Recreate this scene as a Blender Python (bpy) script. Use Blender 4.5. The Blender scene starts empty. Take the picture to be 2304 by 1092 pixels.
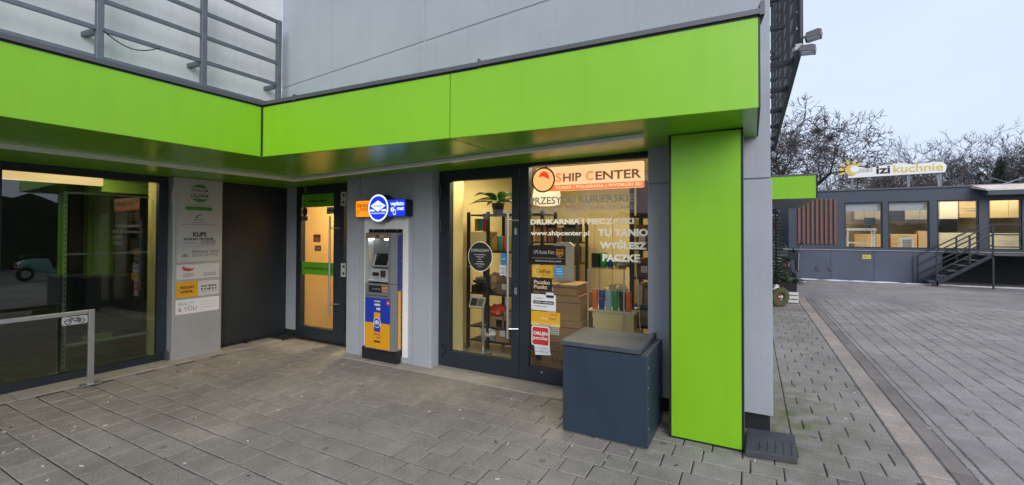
import bpy, math, random
from mathutils import Vector, Matrix
random.seed(7)
R = math.radians
S = bpy.context.scene
COL = S.collection

# ------------------------------------------------------------------ camera
F_PX, CX, CY, IW, IH = 1002.0, 1151.0, 511.0, 2304.0, 1092.0
yaw, pitch, roll = R(-28.4), R(.78), R(.19)
CAM = Vector((0, 0, 1.6))
fw = Vector((math.sin(yaw)*math.cos(pitch), math.cos(yaw)*math.cos(pitch), math.sin(pitch)))
r0 = Vector((math.cos(yaw), -math.sin(yaw), 0)); u0 = r0.cross(fw)
rt = r0*math.cos(roll) + u0*math.sin(roll); up = u0*math.cos(roll) - r0*math.sin(roll)
cd = bpy.data.cameras.new('camera'); cam = bpy.data.objects.new('camera', cd); COL.objects.link(cam)
cd.sensor_fit = 'HORIZONTAL'; cd.sensor_width = 36; cd.lens = F_PX/IW*36
cd.shift_x = (IW/2-CX)/IW; cd.shift_y = -(IH/2-CY)/IW
cd.clip_start = .05; cd.clip_end = 2000
cam.matrix_world = Matrix(((rt.x, up.x, -fw.x, CAM.x), (rt.y, up.y, -fw.y, CAM.y), (rt.z, up.z, -fw.z, CAM.z), (0, 0, 0, 1)))
S.camera = cam

# ------------------------------------------------------------------ sky, sun, exposure
W = bpy.data.worlds.new('World'); S.world = W; W.use_nodes = True
wn = W.node_tree; wn.nodes.clear()
sky = wn.nodes.new('ShaderNodeTexSky'); sky.sky_type = 'NISHITA'; sky.sun_disc = False
sky.sun_elevation = R(27); sky.sun_rotation = R(140); sky.altitude = 50; sky.air_density = 1.0; sky.dust_density = 3.0; sky.ozone_density = 1.5
hs = wn.nodes.new('ShaderNodeHueSaturation'); hs.inputs['Saturation'].default_value = .30
mxw = wn.nodes.new('ShaderNodeMix'); mxw.data_type = 'RGBA'; mxw.inputs[0].default_value = .80
mxw.inputs[7].default_value = (6.5, 7.55, 9.7, 1)          # even pale cloud layer
bg = wn.nodes.new('ShaderNodeBackground'); bg.inputs[1].default_value = .083
wo = wn.nodes.new('ShaderNodeOutputWorld')
wn.links.new(sky.outputs[0], hs.inputs['Color']); wn.links.new(hs.outputs[0], mxw.inputs[6])
tcw = wn.nodes.new('ShaderNodeTexCoord'); mpw = wn.nodes.new('ShaderNodeMapping'); mpw.inputs['Scale'].default_value = (1, 1, 2.6); nzw = wn.nodes.new('ShaderNodeTexNoise'); nzw.inputs['Scale'].default_value = 2.2; nzw.inputs['Detail'].default_value = 5
mrw = wn.nodes.new('ShaderNodeMapRange'); mrw.inputs[1].default_value = .3; mrw.inputs[2].default_value = .7; mrw.inputs[3].default_value = .93; mrw.inputs[4].default_value = 1.05; scw = wn.nodes.new('ShaderNodeVectorMath'); scw.operation = 'SCALE'   # faint cloud texture
wn.links.new(tcw.outputs['Generated'], mpw.inputs[0]); wn.links.new(mpw.outputs[0], nzw.inputs['Vector']); wn.links.new(nzw.outputs[0], mrw.inputs[0]); wn.links.new(mxw.outputs[2], scw.inputs[0]); wn.links.new(mrw.outputs[0], scw.inputs['Scale'])
wn.links.new(scw.outputs[0], bg.inputs[0]); wn.links.new(bg.outputs[0], wo.inputs[0])
sl = bpy.data.lights.new('sun', 'SUN'); sl.energy = 1.25; sl.angle = R(40); sl.color = (1, .96, .92)
sun = bpy.data.objects.new('sun', sl); COL.objects.link(sun)
sdir = Vector((math.sin(R(140))*math.cos(R(27)), math.cos(R(140))*math.cos(R(27)), math.sin(R(27))))
sun.rotation_euler = sdir.to_track_quat('Z', 'Y').to_euler(); sun.location = (5, -8, 12)
S.view_settings.view_transform = 'Standard'; S.view_settings.look = 'None'
S.view_settings.exposure = 0.62; S.view_settings.gamma = 1.0; S.view_settings.use_curve_mapping = False

# ------------------------------------------------------------------ measuring helpers (pixel of the photograph -> point on a known plane)
def ray(px, py): return fw + rt*((px-CX)/F_PX) - up*((py-CY)/F_PX)
def onp(ax, v, px, py):
    d = ray(px, py); return CAM + d*((v-CAM[ax])/d[ax])
def PX(v, px, py): return onp(0, v, px, py)
def PY(v, px, py): return onp(1, v, px, py)
def PZ(v, px, py): return onp(2, v, px, py)
def prj(p):
    v = Vector(p)-CAM; z = v.dot(fw)
    return (CX+F_PX*v.dot(rt)/z, CY-F_PX*v.dot(up)/z, z)
def FB(Y, xl, tl, bl, xr, tr, br):                       # rectangle on a plane y=Y
    a, b, c, d = PY(Y, xl, tl), PY(Y, xl, bl), PY(Y, xr, tr), PY(Y, xr, br)
    return ((a.x+b.x)/2, (c.x+d.x)/2, (b.z+d.z)/2, (a.z+c.z)/2)
def LB(X, xl, tl, bl, xr, tr, br):                       # rectangle on a plane x=X (runs along y)
    a, b, c, d = PX(X, xl, tl), PX(X, xl, bl), PX(X, xr, tr), PX(X, xr, br)
    return ((a.y+b.y)/2, (c.y+d.y)/2, (b.z+d.z)/2, (a.z+c.z)/2)

# ------------------------------------------------------------------ materials
MATS = {}
def mat(name, col, rough=.6, metal=0., var=.0, scale=4., bump=0., bscale=60., coat=0., emit=None, es=0., spec=.5, dirt=0., streak=False, rain=0., wavy=0.):
    if name in MATS: return MATS[name]
    m = bpy.data.materials.new(name); m.use_nodes = True; MATS[name] = m
    nt = m.node_tree; b = nt.nodes['Principled BSDF']
    b.inputs['Base Color'].default_value = (*col, 1); b.inputs['Roughness'].default_value = rough
    b.inputs['Metallic'].default_value = metal; b.inputs['Coat Weight'].default_value = coat
    b.inputs['Specular IOR Level'].default_value = spec; b.inputs['Coat Roughness'].default_value = .08
    if emit: b.inputs['Emission Color'].default_value = (*emit, 1); b.inputs['Emission Strength'].default_value = es
    g = nt.nodes.new('ShaderNodeNewGeometry')
    if var or dirt:
        n = nt.nodes.new('ShaderNodeTexNoise'); n.inputs['Scale'].default_value = scale; n.inputs['Detail'].default_value = 6; n.inputs['Roughness'].default_value = .62
        src = g.outputs['Position']
        if streak:
            mp = nt.nodes.new('ShaderNodeMapping'); mp.inputs['Scale'].default_value = (1, 1, .12); nt.links.new(src, mp.inputs[0]); src = mp.outputs[0]
        nt.links.new(src, n.inputs['Vector'])
        mr = nt.nodes.new('ShaderNodeMapRange'); mr.inputs[1].default_value = .3; mr.inputs[2].default_value = .7
        mr.inputs[3].default_value = 1-var; mr.inputs[4].default_value = 1+var; nt.links.new(n.outputs[0], mr.inputs[0])
        mx = nt.nodes.new('ShaderNodeVectorMath'); mx.operation = 'SCALE'; mx.inputs[0].default_value = col
        nt.links.new(mr.outputs[0], mx.inputs['Scale']); nt.links.new(mx.outputs[0], b.inputs['Base Color'])
        rr = nt.nodes.new('ShaderNodeMapRange'); rr.inputs[3].default_value = max(0, rough-.08); rr.inputs[4].default_value = min(1, rough+.12)
        nt.links.new(n.outputs[0], rr.inputs[0]); nt.links.new(rr.outputs[0], b.inputs['Roughness'])
    if rain:
        mp = nt.nodes.new('ShaderNodeMapping'); mp.inputs['Scale'].default_value = (1, 1, .07); nt.links.new(g.outputs['Position'], mp.inputs[0])
        n3 = nt.nodes.new('ShaderNodeTexNoise'); n3.inputs['Scale'].default_value = 7; n3.inputs['Detail'].default_value = 7; n3.inputs['Roughness'].default_value = .7; nt.links.new(mp.outputs[0], n3.inputs['Vector'])
        m3 = nt.nodes.new('ShaderNodeMapRange'); m3.inputs[1].default_value = .50; m3.inputs[2].default_value = .78; m3.inputs[3].default_value = 1; m3.inputs[4].default_value = 1-rain; nt.links.new(n3.outputs[0], m3.inputs[0])
        v3 = nt.nodes.new('ShaderNodeVectorMath'); v3.operation = 'SCALE'; lk = b.inputs['Base Color'].links
        if lk: nt.links.new(lk[0].from_socket, v3.inputs[0])
        else: v3.inputs[0].default_value = col
        nt.links.new(m3.outputs[0], v3.inputs['Scale']); nt.links.new(v3.outputs[0], b.inputs['Base Color'])
    if wavy:
        n4 = nt.nodes.new('ShaderNodeTexNoise'); n4.inputs['Scale'].default_value = 2.2; n4.inputs['Detail'].default_value = 1; nt.links.new(g.outputs['Position'], n4.inputs['Vector'])
        b4 = nt.nodes.new('ShaderNodeBump'); b4.inputs['Strength'].default_value = wavy; b4.inputs['Distance'].default_value = .02; nt.links.new(n4.outputs[0], b4.inputs['Height']); nt.links.new(b4.outputs[0], b.inputs['Normal'])
    if bump:
        n2 = nt.nodes.new('ShaderNodeTexNoise'); n2.inputs['Scale'].default_value = bscale; n2.inputs['Detail'].default_value = 4
        nt.links.new(g.outputs['Position'], n2.inputs['Vector'])
        bp = nt.nodes.new('ShaderNodeBump'); bp.inputs['Strength'].default_value = bump; bp.inputs['Distance'].default_value = .01
        nt.links.new(n2.outputs[0], bp.inputs['Height']); nt.links.new(bp.outputs[0], b.inputs['Normal'])
    return m
def glass(name, tint=(.93, .95, .94), base=.035, k=.85, rough=0.):
    m = bpy.data.materials.new(name); m.use_nodes = True; MATS[name] = m; nt = m.node_tree; nt.nodes.clear()
    o = nt.nodes.new('ShaderNodeOutputMaterial'); t = nt.nodes.new('ShaderNodeBsdfTransparent'); t.inputs[0].default_value = (*tint, 1)
    gl = nt.nodes.new('ShaderNodeBsdfGlossy'); gl.inputs['Roughness'].default_value = rough; lw = nt.nodes.new('ShaderNodeLayerWeight')
    p = nt.nodes.new('ShaderNodeMath'); p.operation = 'POWER'; p.inputs[1].default_value = 4.2
    q = nt.nodes.new('ShaderNodeMath'); q.operation = 'MULTIPLY_ADD'; q.inputs[1].default_value = k; q.inputs[2].default_value = base
    x = nt.nodes.new('ShaderNodeMixShader')
    nt.links.new(lw.outputs['Facing'], p.inputs[0]); nt.links.new(p.outputs[0], q.inputs[0]); nt.links.new(q.outputs[0], x.inputs[0])
    nt.links.new(t.outputs[0], x.inputs[1]); nt.links.new(gl.outputs[0], x.inputs[2]); nt.links.new(x.outputs[0], o.inputs[0])
    return m
def emis(name, col, s): return mat(name, (.02, .02, .02), .5, emit=col, es=s)

def paver_mat(name, c1, c2, moss=False, pale=None):
    m = bpy.data.materials.new(name); m.use_nodes = True; MATS[name] = m; nt = m.node_tree; b = nt.nodes['Principled BSDF']
    N = nt.nodes.new; L = nt.links.new
    g = N('ShaderNodeNewGeometry'); oi = N('ShaderNodeObjectInfo'); at = N('ShaderNodeAttribute'); at.attribute_name = 'tone'
    ad = N('ShaderNodeMath'); ad.operation = 'ADD'; L(oi.outputs['Random'], ad.inputs[0]); L(at.outputs['Fac'], ad.inputs[1])
    fr = N('ShaderNodeMath'); fr.operation = 'FRACT'; L(ad.outputs[0], fr.inputs[0])
    mx = N('ShaderNodeMix'); mx.data_type = 'RGBA'; mx.inputs[6].default_value = (*c1, 1); mx.inputs[7].default_value = (*c2, 1); L(fr.outputs[0], mx.inputs[0])
    def noise(sc, det, lo, hi, a, c):
        n = N('ShaderNodeTexNoise'); n.inputs['Scale'].default_value = sc; n.inputs['Detail'].default_value = det; L(g.outputs['Position'], n.inputs['Vector'])
        r = N('ShaderNodeMapRange'); r.inputs[1].default_value = lo; r.inputs[2].default_value = hi; r.inputs[3].default_value = a; r.inputs[4].default_value = c; L(n.outputs[0], r.inputs[0]); return n, r
    cur = mx.outputs[2]
    nf = None
    for sc, det, lo, hi, a, c in ((1.1, 7, .3, .7, .74, 1.16), (230, 2, .36, .64, .58, 1.42), (7, 5, .35, .62, .90, 1.06)):
        n, r = noise(sc, det, lo, hi, a, c); v = N('ShaderNodeVectorMath'); v.operation = 'SCALE'; L(cur, v.inputs[0]); L(r.outputs[0], v.inputs['Scale']); cur = v.outputs[0]
        if sc > 100: nf = n
    vo = N('ShaderNodeTexVoronoi'); vo.inputs['Scale'].default_value = 2.6; L(g.outputs['Position'], vo.inputs['Vector'])      # old gum and drip spots
    rv = N('ShaderNodeMapRange'); rv.inputs[1].default_value = .055; rv.inputs[2].default_value = .085; rv.inputs[3].default_value = .62; rv.inputs[4].default_value = 1; L(vo.outputs['Distance'], rv.inputs[0])
    v = N('ShaderNodeVectorMath'); v.operation = 'SCALE'; L(cur, v.inputs[0]); L(rv.outputs[0], v.inputs['Scale']); cur = v.outputs[0]
    if moss:
        d = N('ShaderNodeVectorMath'); d.operation = 'DISTANCE'; d.inputs[1].default_value = (.25, 4.1, 0)
        sc = N('ShaderNodeVectorMath'); sc.operation = 'MULTIPLY'; sc.inputs[1].default_value = (1.5, .55, 1); L(g.outputs['Position'], sc.inputs[0])
        d.inputs[1].default_value = (.30*1.5, 4.6*.55, 0); L(sc.outputs[0], d.inputs[0])
        r = N('ShaderNodeMapRange'); r.inputs[1].default_value = .9; r.inputs[2].default_value = .0; L(d.outputs['Value'], r.inputs[0])
        n, rr = noise(6, 6, .38, .62, 0, 1); mu = N('ShaderNodeMath'); mu.operation = 'MULTIPLY'; L(r.outputs[0], mu.inputs[0]); L(rr.outputs[0], mu.inputs[1])
        mm = N('ShaderNodeMix'); mm.data_type = 'RGBA'; mm.inputs[7].default_value = (.13, .15, .06, 1); L(cur, mm.inputs[6]); L(mu.outputs[0], mm.inputs[0]); cur = mm.outputs[2]
    L(cur, b.inputs['Base Color']); b.inputs['Roughness'].default_value = .82; b.inputs['Specular IOR Level'].default_value = .35
    bp = N('ShaderNodeBump'); bp.inputs['Strength'].default_value = .35; bp.inputs['Distance'].default_value = .004; L(nf.outputs[0], bp.inputs['Height']); L(bp.outputs[0], b.inputs['Normal'])
    return m

PLASTER = mat('grey_plaster', (.375, .40, .445), .85, var=.06, scale=1.6, rain=.10, bump=.35, bscale=190)
PLASTER2 = mat('grey_plaster_infill', (.375, .395, .45), .85, var=.05, scale=2.2, bump=.3, bscale=170)
WHITEPL = mat('pale_plaster', (.66, .67, .70), .85, var=.06, rain=.12, scale=1.2, bump=.25, bscale=150)
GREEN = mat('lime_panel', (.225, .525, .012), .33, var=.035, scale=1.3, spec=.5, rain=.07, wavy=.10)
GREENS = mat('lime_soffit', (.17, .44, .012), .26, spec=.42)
CAPM = mat('grey_sheet_metal', (.10, .105, .12), .45, metal=.3, var=.12, scale=3)
RAILM = mat('galvanised_rail', (.17, .185, .215), .42, metal=.65, var=.12, scale=9)
BLACK = mat('black_trim', (.008, .009, .010), .5)
ANTH = mat('anthracite_frame', (.020, .028, .038), .38, var=.12, scale=3, spec=.45)
ANTHP = mat('anthracite_panel', (.022, .028, .032), .5, var=.15, scale=2)
PLINTH = mat('dark_plinth', (.014, .015, .018), .7, var=.2, scale=6)
STEEL = mat('brushed_steel', (.66, .66, .66), .34, metal=.9)
ALUP = mat('brushed_aluminium_panel', (.56, .57, .59), .42, metal=.6, var=.06, scale=2.5)
CHAN = mat('light_channel', (.86, .86, .83), .5)
GLASS = glass('shop_glass'); GLASSD = glass('tinted_glass', (.84, .88, .83), .085, .85)
WHITE = mat('white_print', (.80, .80, .80), .5); WHITEV = mat('white_vinyl', (.90, .90, .90), .5)
_t = WHITEV.node_tree; _b = _t.nodes['Principled BSDF']; _tr = _t.nodes.new('ShaderNodeBsdfTranslucent'); _tr.inputs[0].default_value = (.95, .95, .95, 1); _mx = _t.nodes.new('ShaderNodeMixShader'); _mx.inputs[0].default_value = .35   # thin vinyl lets some shop light through
_t.links.new(_b.outputs[0], _mx.inputs[1]); _t.links.new(_tr.outputs[0], _mx.inputs[2]); _t.links.new(_mx.outputs[0], _t.nodes['Material Output'].inputs[0])
GHOST = mat('faded_vinyl', (.56, .55, .52), .55)
INK = mat('dark_ink', (.015, .015, .018), .6); INKG = mat('grey_ink', (.16, .16, .17), .6)
CONC = mat('pale_concrete', (.33, .30, .265), .85, var=.16, scale=7, bump=.3, bscale=120)
CREAM = mat('cream_wall', (.62, .51, .25), .8, var=.03, scale=1.2)
OCHRE = mat('ochre_wall', (.55, .36, .14), .8, var=.04, scale=1.2)
FLOORT = mat('beige_floor', (.40, .34, .22), .35, var=.08, scale=4)
CARD = mat('cardboard', (.30, .175, .085), .8, var=.1, scale=5)
CARD2 = mat('dark_cardboard', (.20, .11, .055), .8, var=.1, scale=5)
TAPE = mat('dark_tape', (.05, .03, .02), .5)
RACK = mat('black_rack_metal', (.012, .012, .013), .45)
WOODK = mat('light_oak', (.52, .34, .15), .5, var=.12, scale=5, streak=True)

# ------------------------------------------------------------------ mesh builder
TXT = {}
def text_geo(body, bold):
    k = (body, bold)
    if k not in TXT:
        cu = bpy.data.curves.new('t', 'FONT'); cu.body = body; cu.resolution_u = 3; cu.size = 1; cu.offset = bold
        o = bpy.data.objects.new('t', cu); COL.objects.link(o)
        me = bpy.data.meshes.new_from_object(o.evaluated_get(bpy.context.evaluated_depsgraph_get()))
        vs = [(v.co.x, v.co.y) for v in me.vertices]; fs = [tuple(p.vertices) for p in me.polygons]
        xs = [v[0] for v in vs]; ys = [v[1] for v in vs]; x0, x1, y0, y1 = min(xs), max(xs), min(ys), max(ys)
        TXT[k] = ([((x-x0)/(x1-x0), (y-y0)/(y1-y0)) for x, y in vs], fs)
        bpy.data.objects.remove(o); bpy.data.curves.remove(cu); bpy.data.meshes.remove(me)
    return TXT[k]
class Frame:
    def __init__(s, o, r, u): s.o, s.r, s.u = Vector(o), Vector(r).normalized(), Vector(u).normalized(); s.n = s.r.cross(s.u)
    def __call__(s, a, b, c=0.): return s.o + s.r*a + s.u*b + s.n*c
FACADE = lambda y: Frame((0, y, 0), (1, 0, 0), (0, 0, 1))       # faces -y ; n = x × z = -y
LEFTW = lambda x: Frame((x, 0, 0), (0, 1, 0), (0, 0, 1))        # faces +x ; n = y × z = +x
class MB:
    def __init__(s): s.v, s.f, s.mi, s.mats = [], [], [], []
    def m(s, mt):
        if mt not in s.mats: s.mats.append(mt)
        return s.mats.index(mt)
    def poly(s, pts, mt):
        i = len(s.v); s.v += [tuple(p) for p in pts]; s.f.append(tuple(range(i, i+len(pts)))); s.mi.append(s.m(mt)); return s
    def hexa(s, p, mt):           # 8 corners: bottom 0-3 ccw from above, top 4-7
        i = len(s.v); s.v += [tuple(q) for q in p]; k = s.m(mt)
        for q in ((3, 2, 1, 0), (4, 5, 6, 7), (0, 1, 5, 4), (1, 2, 6, 5), (2, 3, 7, 6), (3, 0, 4, 7)):
            s.f.append(tuple(i+j for j in q)); s.mi.append(k)
        return s
    def box(s, x0, x1, y0, y1, z0, z1, mt):
        return s.hexa([(x0, y0, z0), (x1, y0, z0), (x1, y1, z0), (x0, y1, z0), (x0, y0, z1), (x1, y0, z1), (x1, y1, z1), (x0, y1, z1)], mt)
    def fbox(s, F, a0, a1, b0, b1, c0, c1, mt):
        return s.hexa([F(a0, b0, c1), F(a1, b0, c1), F(a1, b0, c0), F(a0, b0, c0), F(a0, b1, c1), F(a1, b1, c1), F(a1, b1, c0), F(a0, b1, c0)], mt)
    def cyl(s, p0, p1, r, mt, n=10, r1=None, caps=True):
        p0, p1 = Vector(p0), Vector(p1); r1 = r if r1 is None else r1
        d = (p1-p0).normalized(); a = d.orthogonal().normalized(); b = d.cross(a); i = len(s.v); k = s.m(mt)
        for p, rr in ((p0, r), (p1, r1)):
            for j in range(n): t = 2*math.pi*j/n; s.v.append(tuple(p + (a*math.cos(t)+b*math.sin(t))*rr))
        for j in range(n): s.f.append((i+j, i+(j+1) % n, i+n+(j+1) % n, i+n+j)); s.mi.append(k)
        if caps: s.f += [tuple(i+j for j in range(n-1, -1, -1)), tuple(i+n+j for j in range(n))]; s.mi += [k, k]
        return s
    def bar(s, p0, p1, w, h, mt, upv=(0, 0, 1)):
        p0, p1 = Vector(p0), Vector(p1); d = (p1-p0).normalized(); sd = d.cross(Vector(upv)).normalized()*w/2; uu = sd.cross(d).normalized()*h/2
        return s.hexa([p0-sd-uu, p0+sd-uu, p1+sd-uu, p1-sd-uu, p0-sd+uu, p0+sd+uu, p1+sd+uu, p1-sd+uu], mt)
    def tube(s, pts, r, mt, n=6):
        for a, b in zip(pts, pts[1:]): s.cyl(a, b, r, mt, n)
        return s
    def prism(s, F, poly, c0, c1, mt, side=None):
        n = len(poly); k = s.m(mt); ks = s.m(side) if side else k; i = len(s.v)
        s.v += [tuple(F(a, b, c0)) for a, b in poly] + [tuple(F(a, b, c1)) for a, b in poly]
        s.f += [tuple(i+j for j in range(n-1, -1, -1)), tuple(i+n+j for j in range(n))]; s.mi += [k, k]
        for j in range(n): s.f.append((i+j, i+(j+1) % n, i+n+(j+1) % n, i+n+j)); s.mi.append(ks)
        return s
    def flat(s, F, poly, c, mt): return s.poly([F(a, b, c) for a, b in poly], mt)
    def rect(s, F, a0, a1, b0, b1, c, mt): return s.flat(F, ((a0, b0), (a1, b0), (a1, b1), (a0, b1)), c, mt)
    def text(s, F, body, a0, a1, b0, b1, c, mt, bold=0.):
        vs, fs = text_geo(body, bold); i = len(s.v); k = s.m(mt)
        s.v += [tuple(F(a0+(a1-a0)*x, b0+(b1-b0)*y, c)) for x, y in vs]
        for q in fs: s.f.append(tuple(i+j for j in q)); s.mi.append(k)
        return s
    def scrib(s, F, a0, a1, b0, b1, c, mt, rnd=random.Random(3)):   # print too small to read in the photograph
        a = a0; w = abs(b1-b0)
        while a < a1-.3*w:
            l = min(rnd.uniform(.5, .9)*w, a1-a); h = rnd.uniform(.0, .25)*(b1-b0); s.rect(F, a, a+l*.8, b0+h*.4, b1-h, c, mt); a += l*(1.0 if rnd.random() < .8 else 1.7)
        return s
    def lathe(s, ctr, prof, mt, n=14, axis='z'):
        c = Vector(ctr); i = len(s.v); k = s.m(mt)
        for r, z in prof:
            for j in range(n): t = 2*math.pi*j/n; s.v.append((c.x+r*math.cos(t), c.y+r*math.sin(t), c.z+z))
        for q in range(len(prof)-1):
            for j in range(n): s.f.append((i+q*n+j, i+q*n+(j+1) % n, i+(q+1)*n+(j+1) % n, i+(q+1)*n+j)); s.mi.append(k)
        s.f += [tuple(i+j for j in range(n-1, -1, -1)), tuple(i+(len(prof)-1)*n+j for j in range(n))]; s.mi += [k, k]
        return s
    def torus(s, F, a, b, c, R_, r, mt, n=24, m=8, sy=1.):
        i = len(s.v); k = s.m(mt)
        for j in range(n):
            t = 2*math.pi*j/n
            for q in range(m):
                p = 2*math.pi*q/m; rr = R_+r*math.cos(p); s.v.append(tuple(F(a+rr*math.cos(t), b+rr*math.sin(t)*sy, c+r*math.sin(p))))
        for j in range(n):
            for q in range(m): s.f.append((i+j*m+q, i+((j+1) % n)*m+q, i+((j+1) % n)*m+(q+1) % m, i+j*m+(q+1) % m)); s.mi.append(k)
        return s
    def blob(s, c, rx, ry, rz, mt, n=10, m=7, jit=.12, rnd=random.Random(5)):
        i = len(s.v); k = s.m(mt); c = Vector(c); s.v.append((c.x, c.y, c.z-rz))
        for q in range(1, m):
            p = math.pi*q/m-math.pi/2
            for j in range(n):
                t = 2*math.pi*j/n; e = 1+rnd.uniform(-jit, jit); s.v.append((c.x+rx*math.cos(p)*math.cos(t)*e, c.y+ry*math.cos(p)*math.sin(t)*e, c.z+rz*math.sin(p)*e))
        s.v.append((c.x, c.y, c.z+rz)); last = len(s.v)-1
        for j in range(n): s.f.append((i, i+1+(j+1) % n, i+1+j)); s.mi.append(k)
        for q in range(m-2):
            for j in range(n): s.f.append((i+1+q*n+j, i+1+q*n+(j+1) % n, i+1+(q+1)*n+(j+1) % n, i+1+(q+1)*n+j)); s.mi.append(k)
        for j in range(n): s.f.append((i+1+(m-2)*n+j, i+1+(m-2)*n+(j+1) % n, last)); s.mi.append(k)
        return s
    def mesh(s, name):
        me = bpy.data.meshes.new(name); me.from_pydata(s.v, [], s.f)
        for mt in s.mats: me.materials.append(mt)
        me.polygons.foreach_set('material_index', s.mi); me.update(); return me
    def build(s, name, parent=None, smooth=False, bevel=0, **kw):
        me = s.mesh(name); o = bpy.data.objects.new(name, me); COL.objects.link(o); link(o, parent)
        if smooth: me.shade_smooth()
        if smooth and smooth is not True: me.set_sharp_from_angle(angle=smooth)
        if bevel:
            b = o.modifiers.new('bevel', 'BEVEL'); b.width = bevel; b.segments = 2; b.limit_method = 'ANGLE'; b.angle_limit = R(40)
        for k, v in kw.items(): o[k] = v
        return o
LOC = {}
def link(o, parent):
    if parent is not None:
        o.parent = parent
        if parent.name in LOC: o.matrix_parent_inverse = Matrix.Translation(-LOC[parent.name])
def thing(name, loc, label, cat, group=None):
    o = bpy.data.objects.new(name, None); COL.objects.link(o); o.location = loc; LOC[o.name] = Vector(loc); o.empty_display_size = .1
    o['label'] = label; o['category'] = cat
    if group: o['group'] = group
    return o
def tag(o, label, cat, group=None):
    o['label'] = label; o['category'] = cat
    if group: o['group'] = group
    return o
def area(name, loc, size, power, col, parent, sy=None):
    l = bpy.data.lights.new(name, 'AREA'); l.energy = power; l.color = col; l.size = size
    if sy: l.shape = 'RECTANGLE'; l.size_y = sy
    ob = bpy.data.objects.new(name, l); COL.objects.link(ob); ob.location = loc; link(ob, parent); return ob
def disc(F, a, b, ra, rb, n=28): return [(a+ra*math.cos(2*math.pi*j/n), b+rb*math.sin(2*math.pi*j/n)) for j in range(n)]
def rrect(a0, a1, b0, b1, r, n=5):
    out = []
    for cx_, cy_, t0 in ((a1-r, b1-r, 0), (a0+r, b1-r, 90), (a0+r, b0+r, 180), (a1-r, b0+r, 270)):
        for j in range(n+1): t = R(t0+90*j/n); out.append((cx_+r*math.cos(t), cy_+r*math.sin(t)))
    return out

# ================================================================== GROUND
GRD = mat('ground_asphalt', (.10, .10, .105), .9, var=.2, scale=.4, bump=.3, bscale=30)
BED = mat('joint_sand', (.040, .035, .028), .95, var=.3, scale=9)
MB().poly([(-400, -400, -.06), (400, -400, -.06), (400, 400, -.06), (-400, 400, -.06)], GRD).build('ground', kind='structure')
PAV = paver_mat('grey_pavers', (.262, .237, .210), (.292, .265, .236), moss=True)
PAVR = paver_mat('plaza_pavers', (.300, .272, .250), (.335, .305, .282))
PAVR.node_tree.nodes['Principled BSDF'].inputs['Roughness'].default_value = .62
PAVP = paver_mat('pale_slabs', (.36, .30, .255), (.395, .335, .285))
PAVB = paver_mat('border_slabs', (.215, .185, .165), (.26, .225, .20))
PM = {}
def paver_mesh(lx, ly, k, mt, gap=.0038):
    key = (round(lx, 3), round(ly, 3), k, mt.name, gap)
    if key not in PM:
        rnd = random.Random(hash((round(lx*1000), round(ly*1000), k))); a, b = lx/2-gap, ly/2-gap; c = .006; j = lambda: rnd.uniform(-.0025, .0025)
        base = [(-a+j(), -b+j()), (a+j(), -b+j()), (a+j(), b+j()), (-a+j(), b+j())]
        sg = [(1, 1), (-1, 1), (-1, -1), (1, -1)]
        v = [(x, y, -.055) for x, y in base] + [(x, y, -.005) for x, y in base] + [(x+c*q[0], y+c*q[1], 0) for (x, y), q in zip(base, sg)]
        f = [(8, 9, 10, 11)]
        for o in (0, 4):
            for i in range(4): f.append((o+i, o+(i+1) % 4, o+4+(i+1) % 4, o+4+i))
        me = bpy.data.meshes.new('paver'); me.from_pydata(v, [], f); me.materials.append(mt); PM[key] = me
    return PM[key]
def lay(parent, pieces, mt, limit=300, name='paver', rnd=random.Random(11), gap=.0038, jit=0.):
    def score(p):
        x, y, z = prj((p[0], p[1], 0))
        if z < .3: return -1
        if -120 < x < IW+120 and -50 < y < IH+90: return p[2]*p[3]/z**3
        return -1
    pieces = sorted(pieces, key=score, reverse=True); V, Fc, T = [], [], []
    for i, (x, y, lx, ly) in enumerate(pieces):
        me = paver_mesh(lx, ly, rnd.randrange(3), mt, gap); loc = Vector((x+rnd.uniform(-jit, jit), y+rnd.uniform(-jit, jit), rnd.uniform(-.0028, .0012))); rz = rnd.gauss(0, .004+jit*4); tx, ty = rnd.gauss(0, .004), rnd.gauss(0, .004)
        if i < limit and score((x, y, lx, ly)) > 0:
            o = bpy.data.objects.new(name, me); COL.objects.link(o); o.location = loc; o.rotation_euler = (tx, ty, rz); o.parent = parent
        else:
            M = Matrix.Translation(loc) @ Matrix.Rotation(rz, 4, 'Z'); b = len(V); t = rnd.random()
            V += [tuple(M @ v.co) for v in me.vertices]; Fc += [tuple(b+q for q in p.vertices) for p in me.polygons]; T += [t]*len(me.vertices)
    if V:
        me = bpy.data.meshes.new(name+'s'); me.from_pydata(V, [], Fc); me.materials.append(mt)
        at = me.attributes.new('tone', 'FLOAT', 'POINT'); at.data.foreach_set('value', T)
        o = bpy.data.objects.new(name+'s', me); COL.objects.link(o); o.parent = parent; o['kind'] = 'stuff'
bed = MB().poly([(-6.12, -3, -.010), (.965, -3, -.010), (.965, 30, -.010), (-6.12, 30, -.010)], BED).build('forecourt_paving', kind='structure')
pcs = []; rnd = random.Random(2)
y = 4.0
row = 0
while y > -1.6:
    x = -6.12 - rnd.choice((0, .1, .2)) - (.25 if row % 2 else 0); k = row % 2
    while x < .962:
        l = (.2, .3)[k % 2] if rnd.random() < .9 else (.3, .2)[k % 2]; k += 1
        a, b = max(x, -6.12), min(x+l, .962)
        if b-a > .05: pcs.append(((a+b)/2, y-.099, b-a if b-a not in (.2, .3) else l, .197))
        x += l
    y -= .198; row += 1
y = 4.0; row = 0
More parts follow.
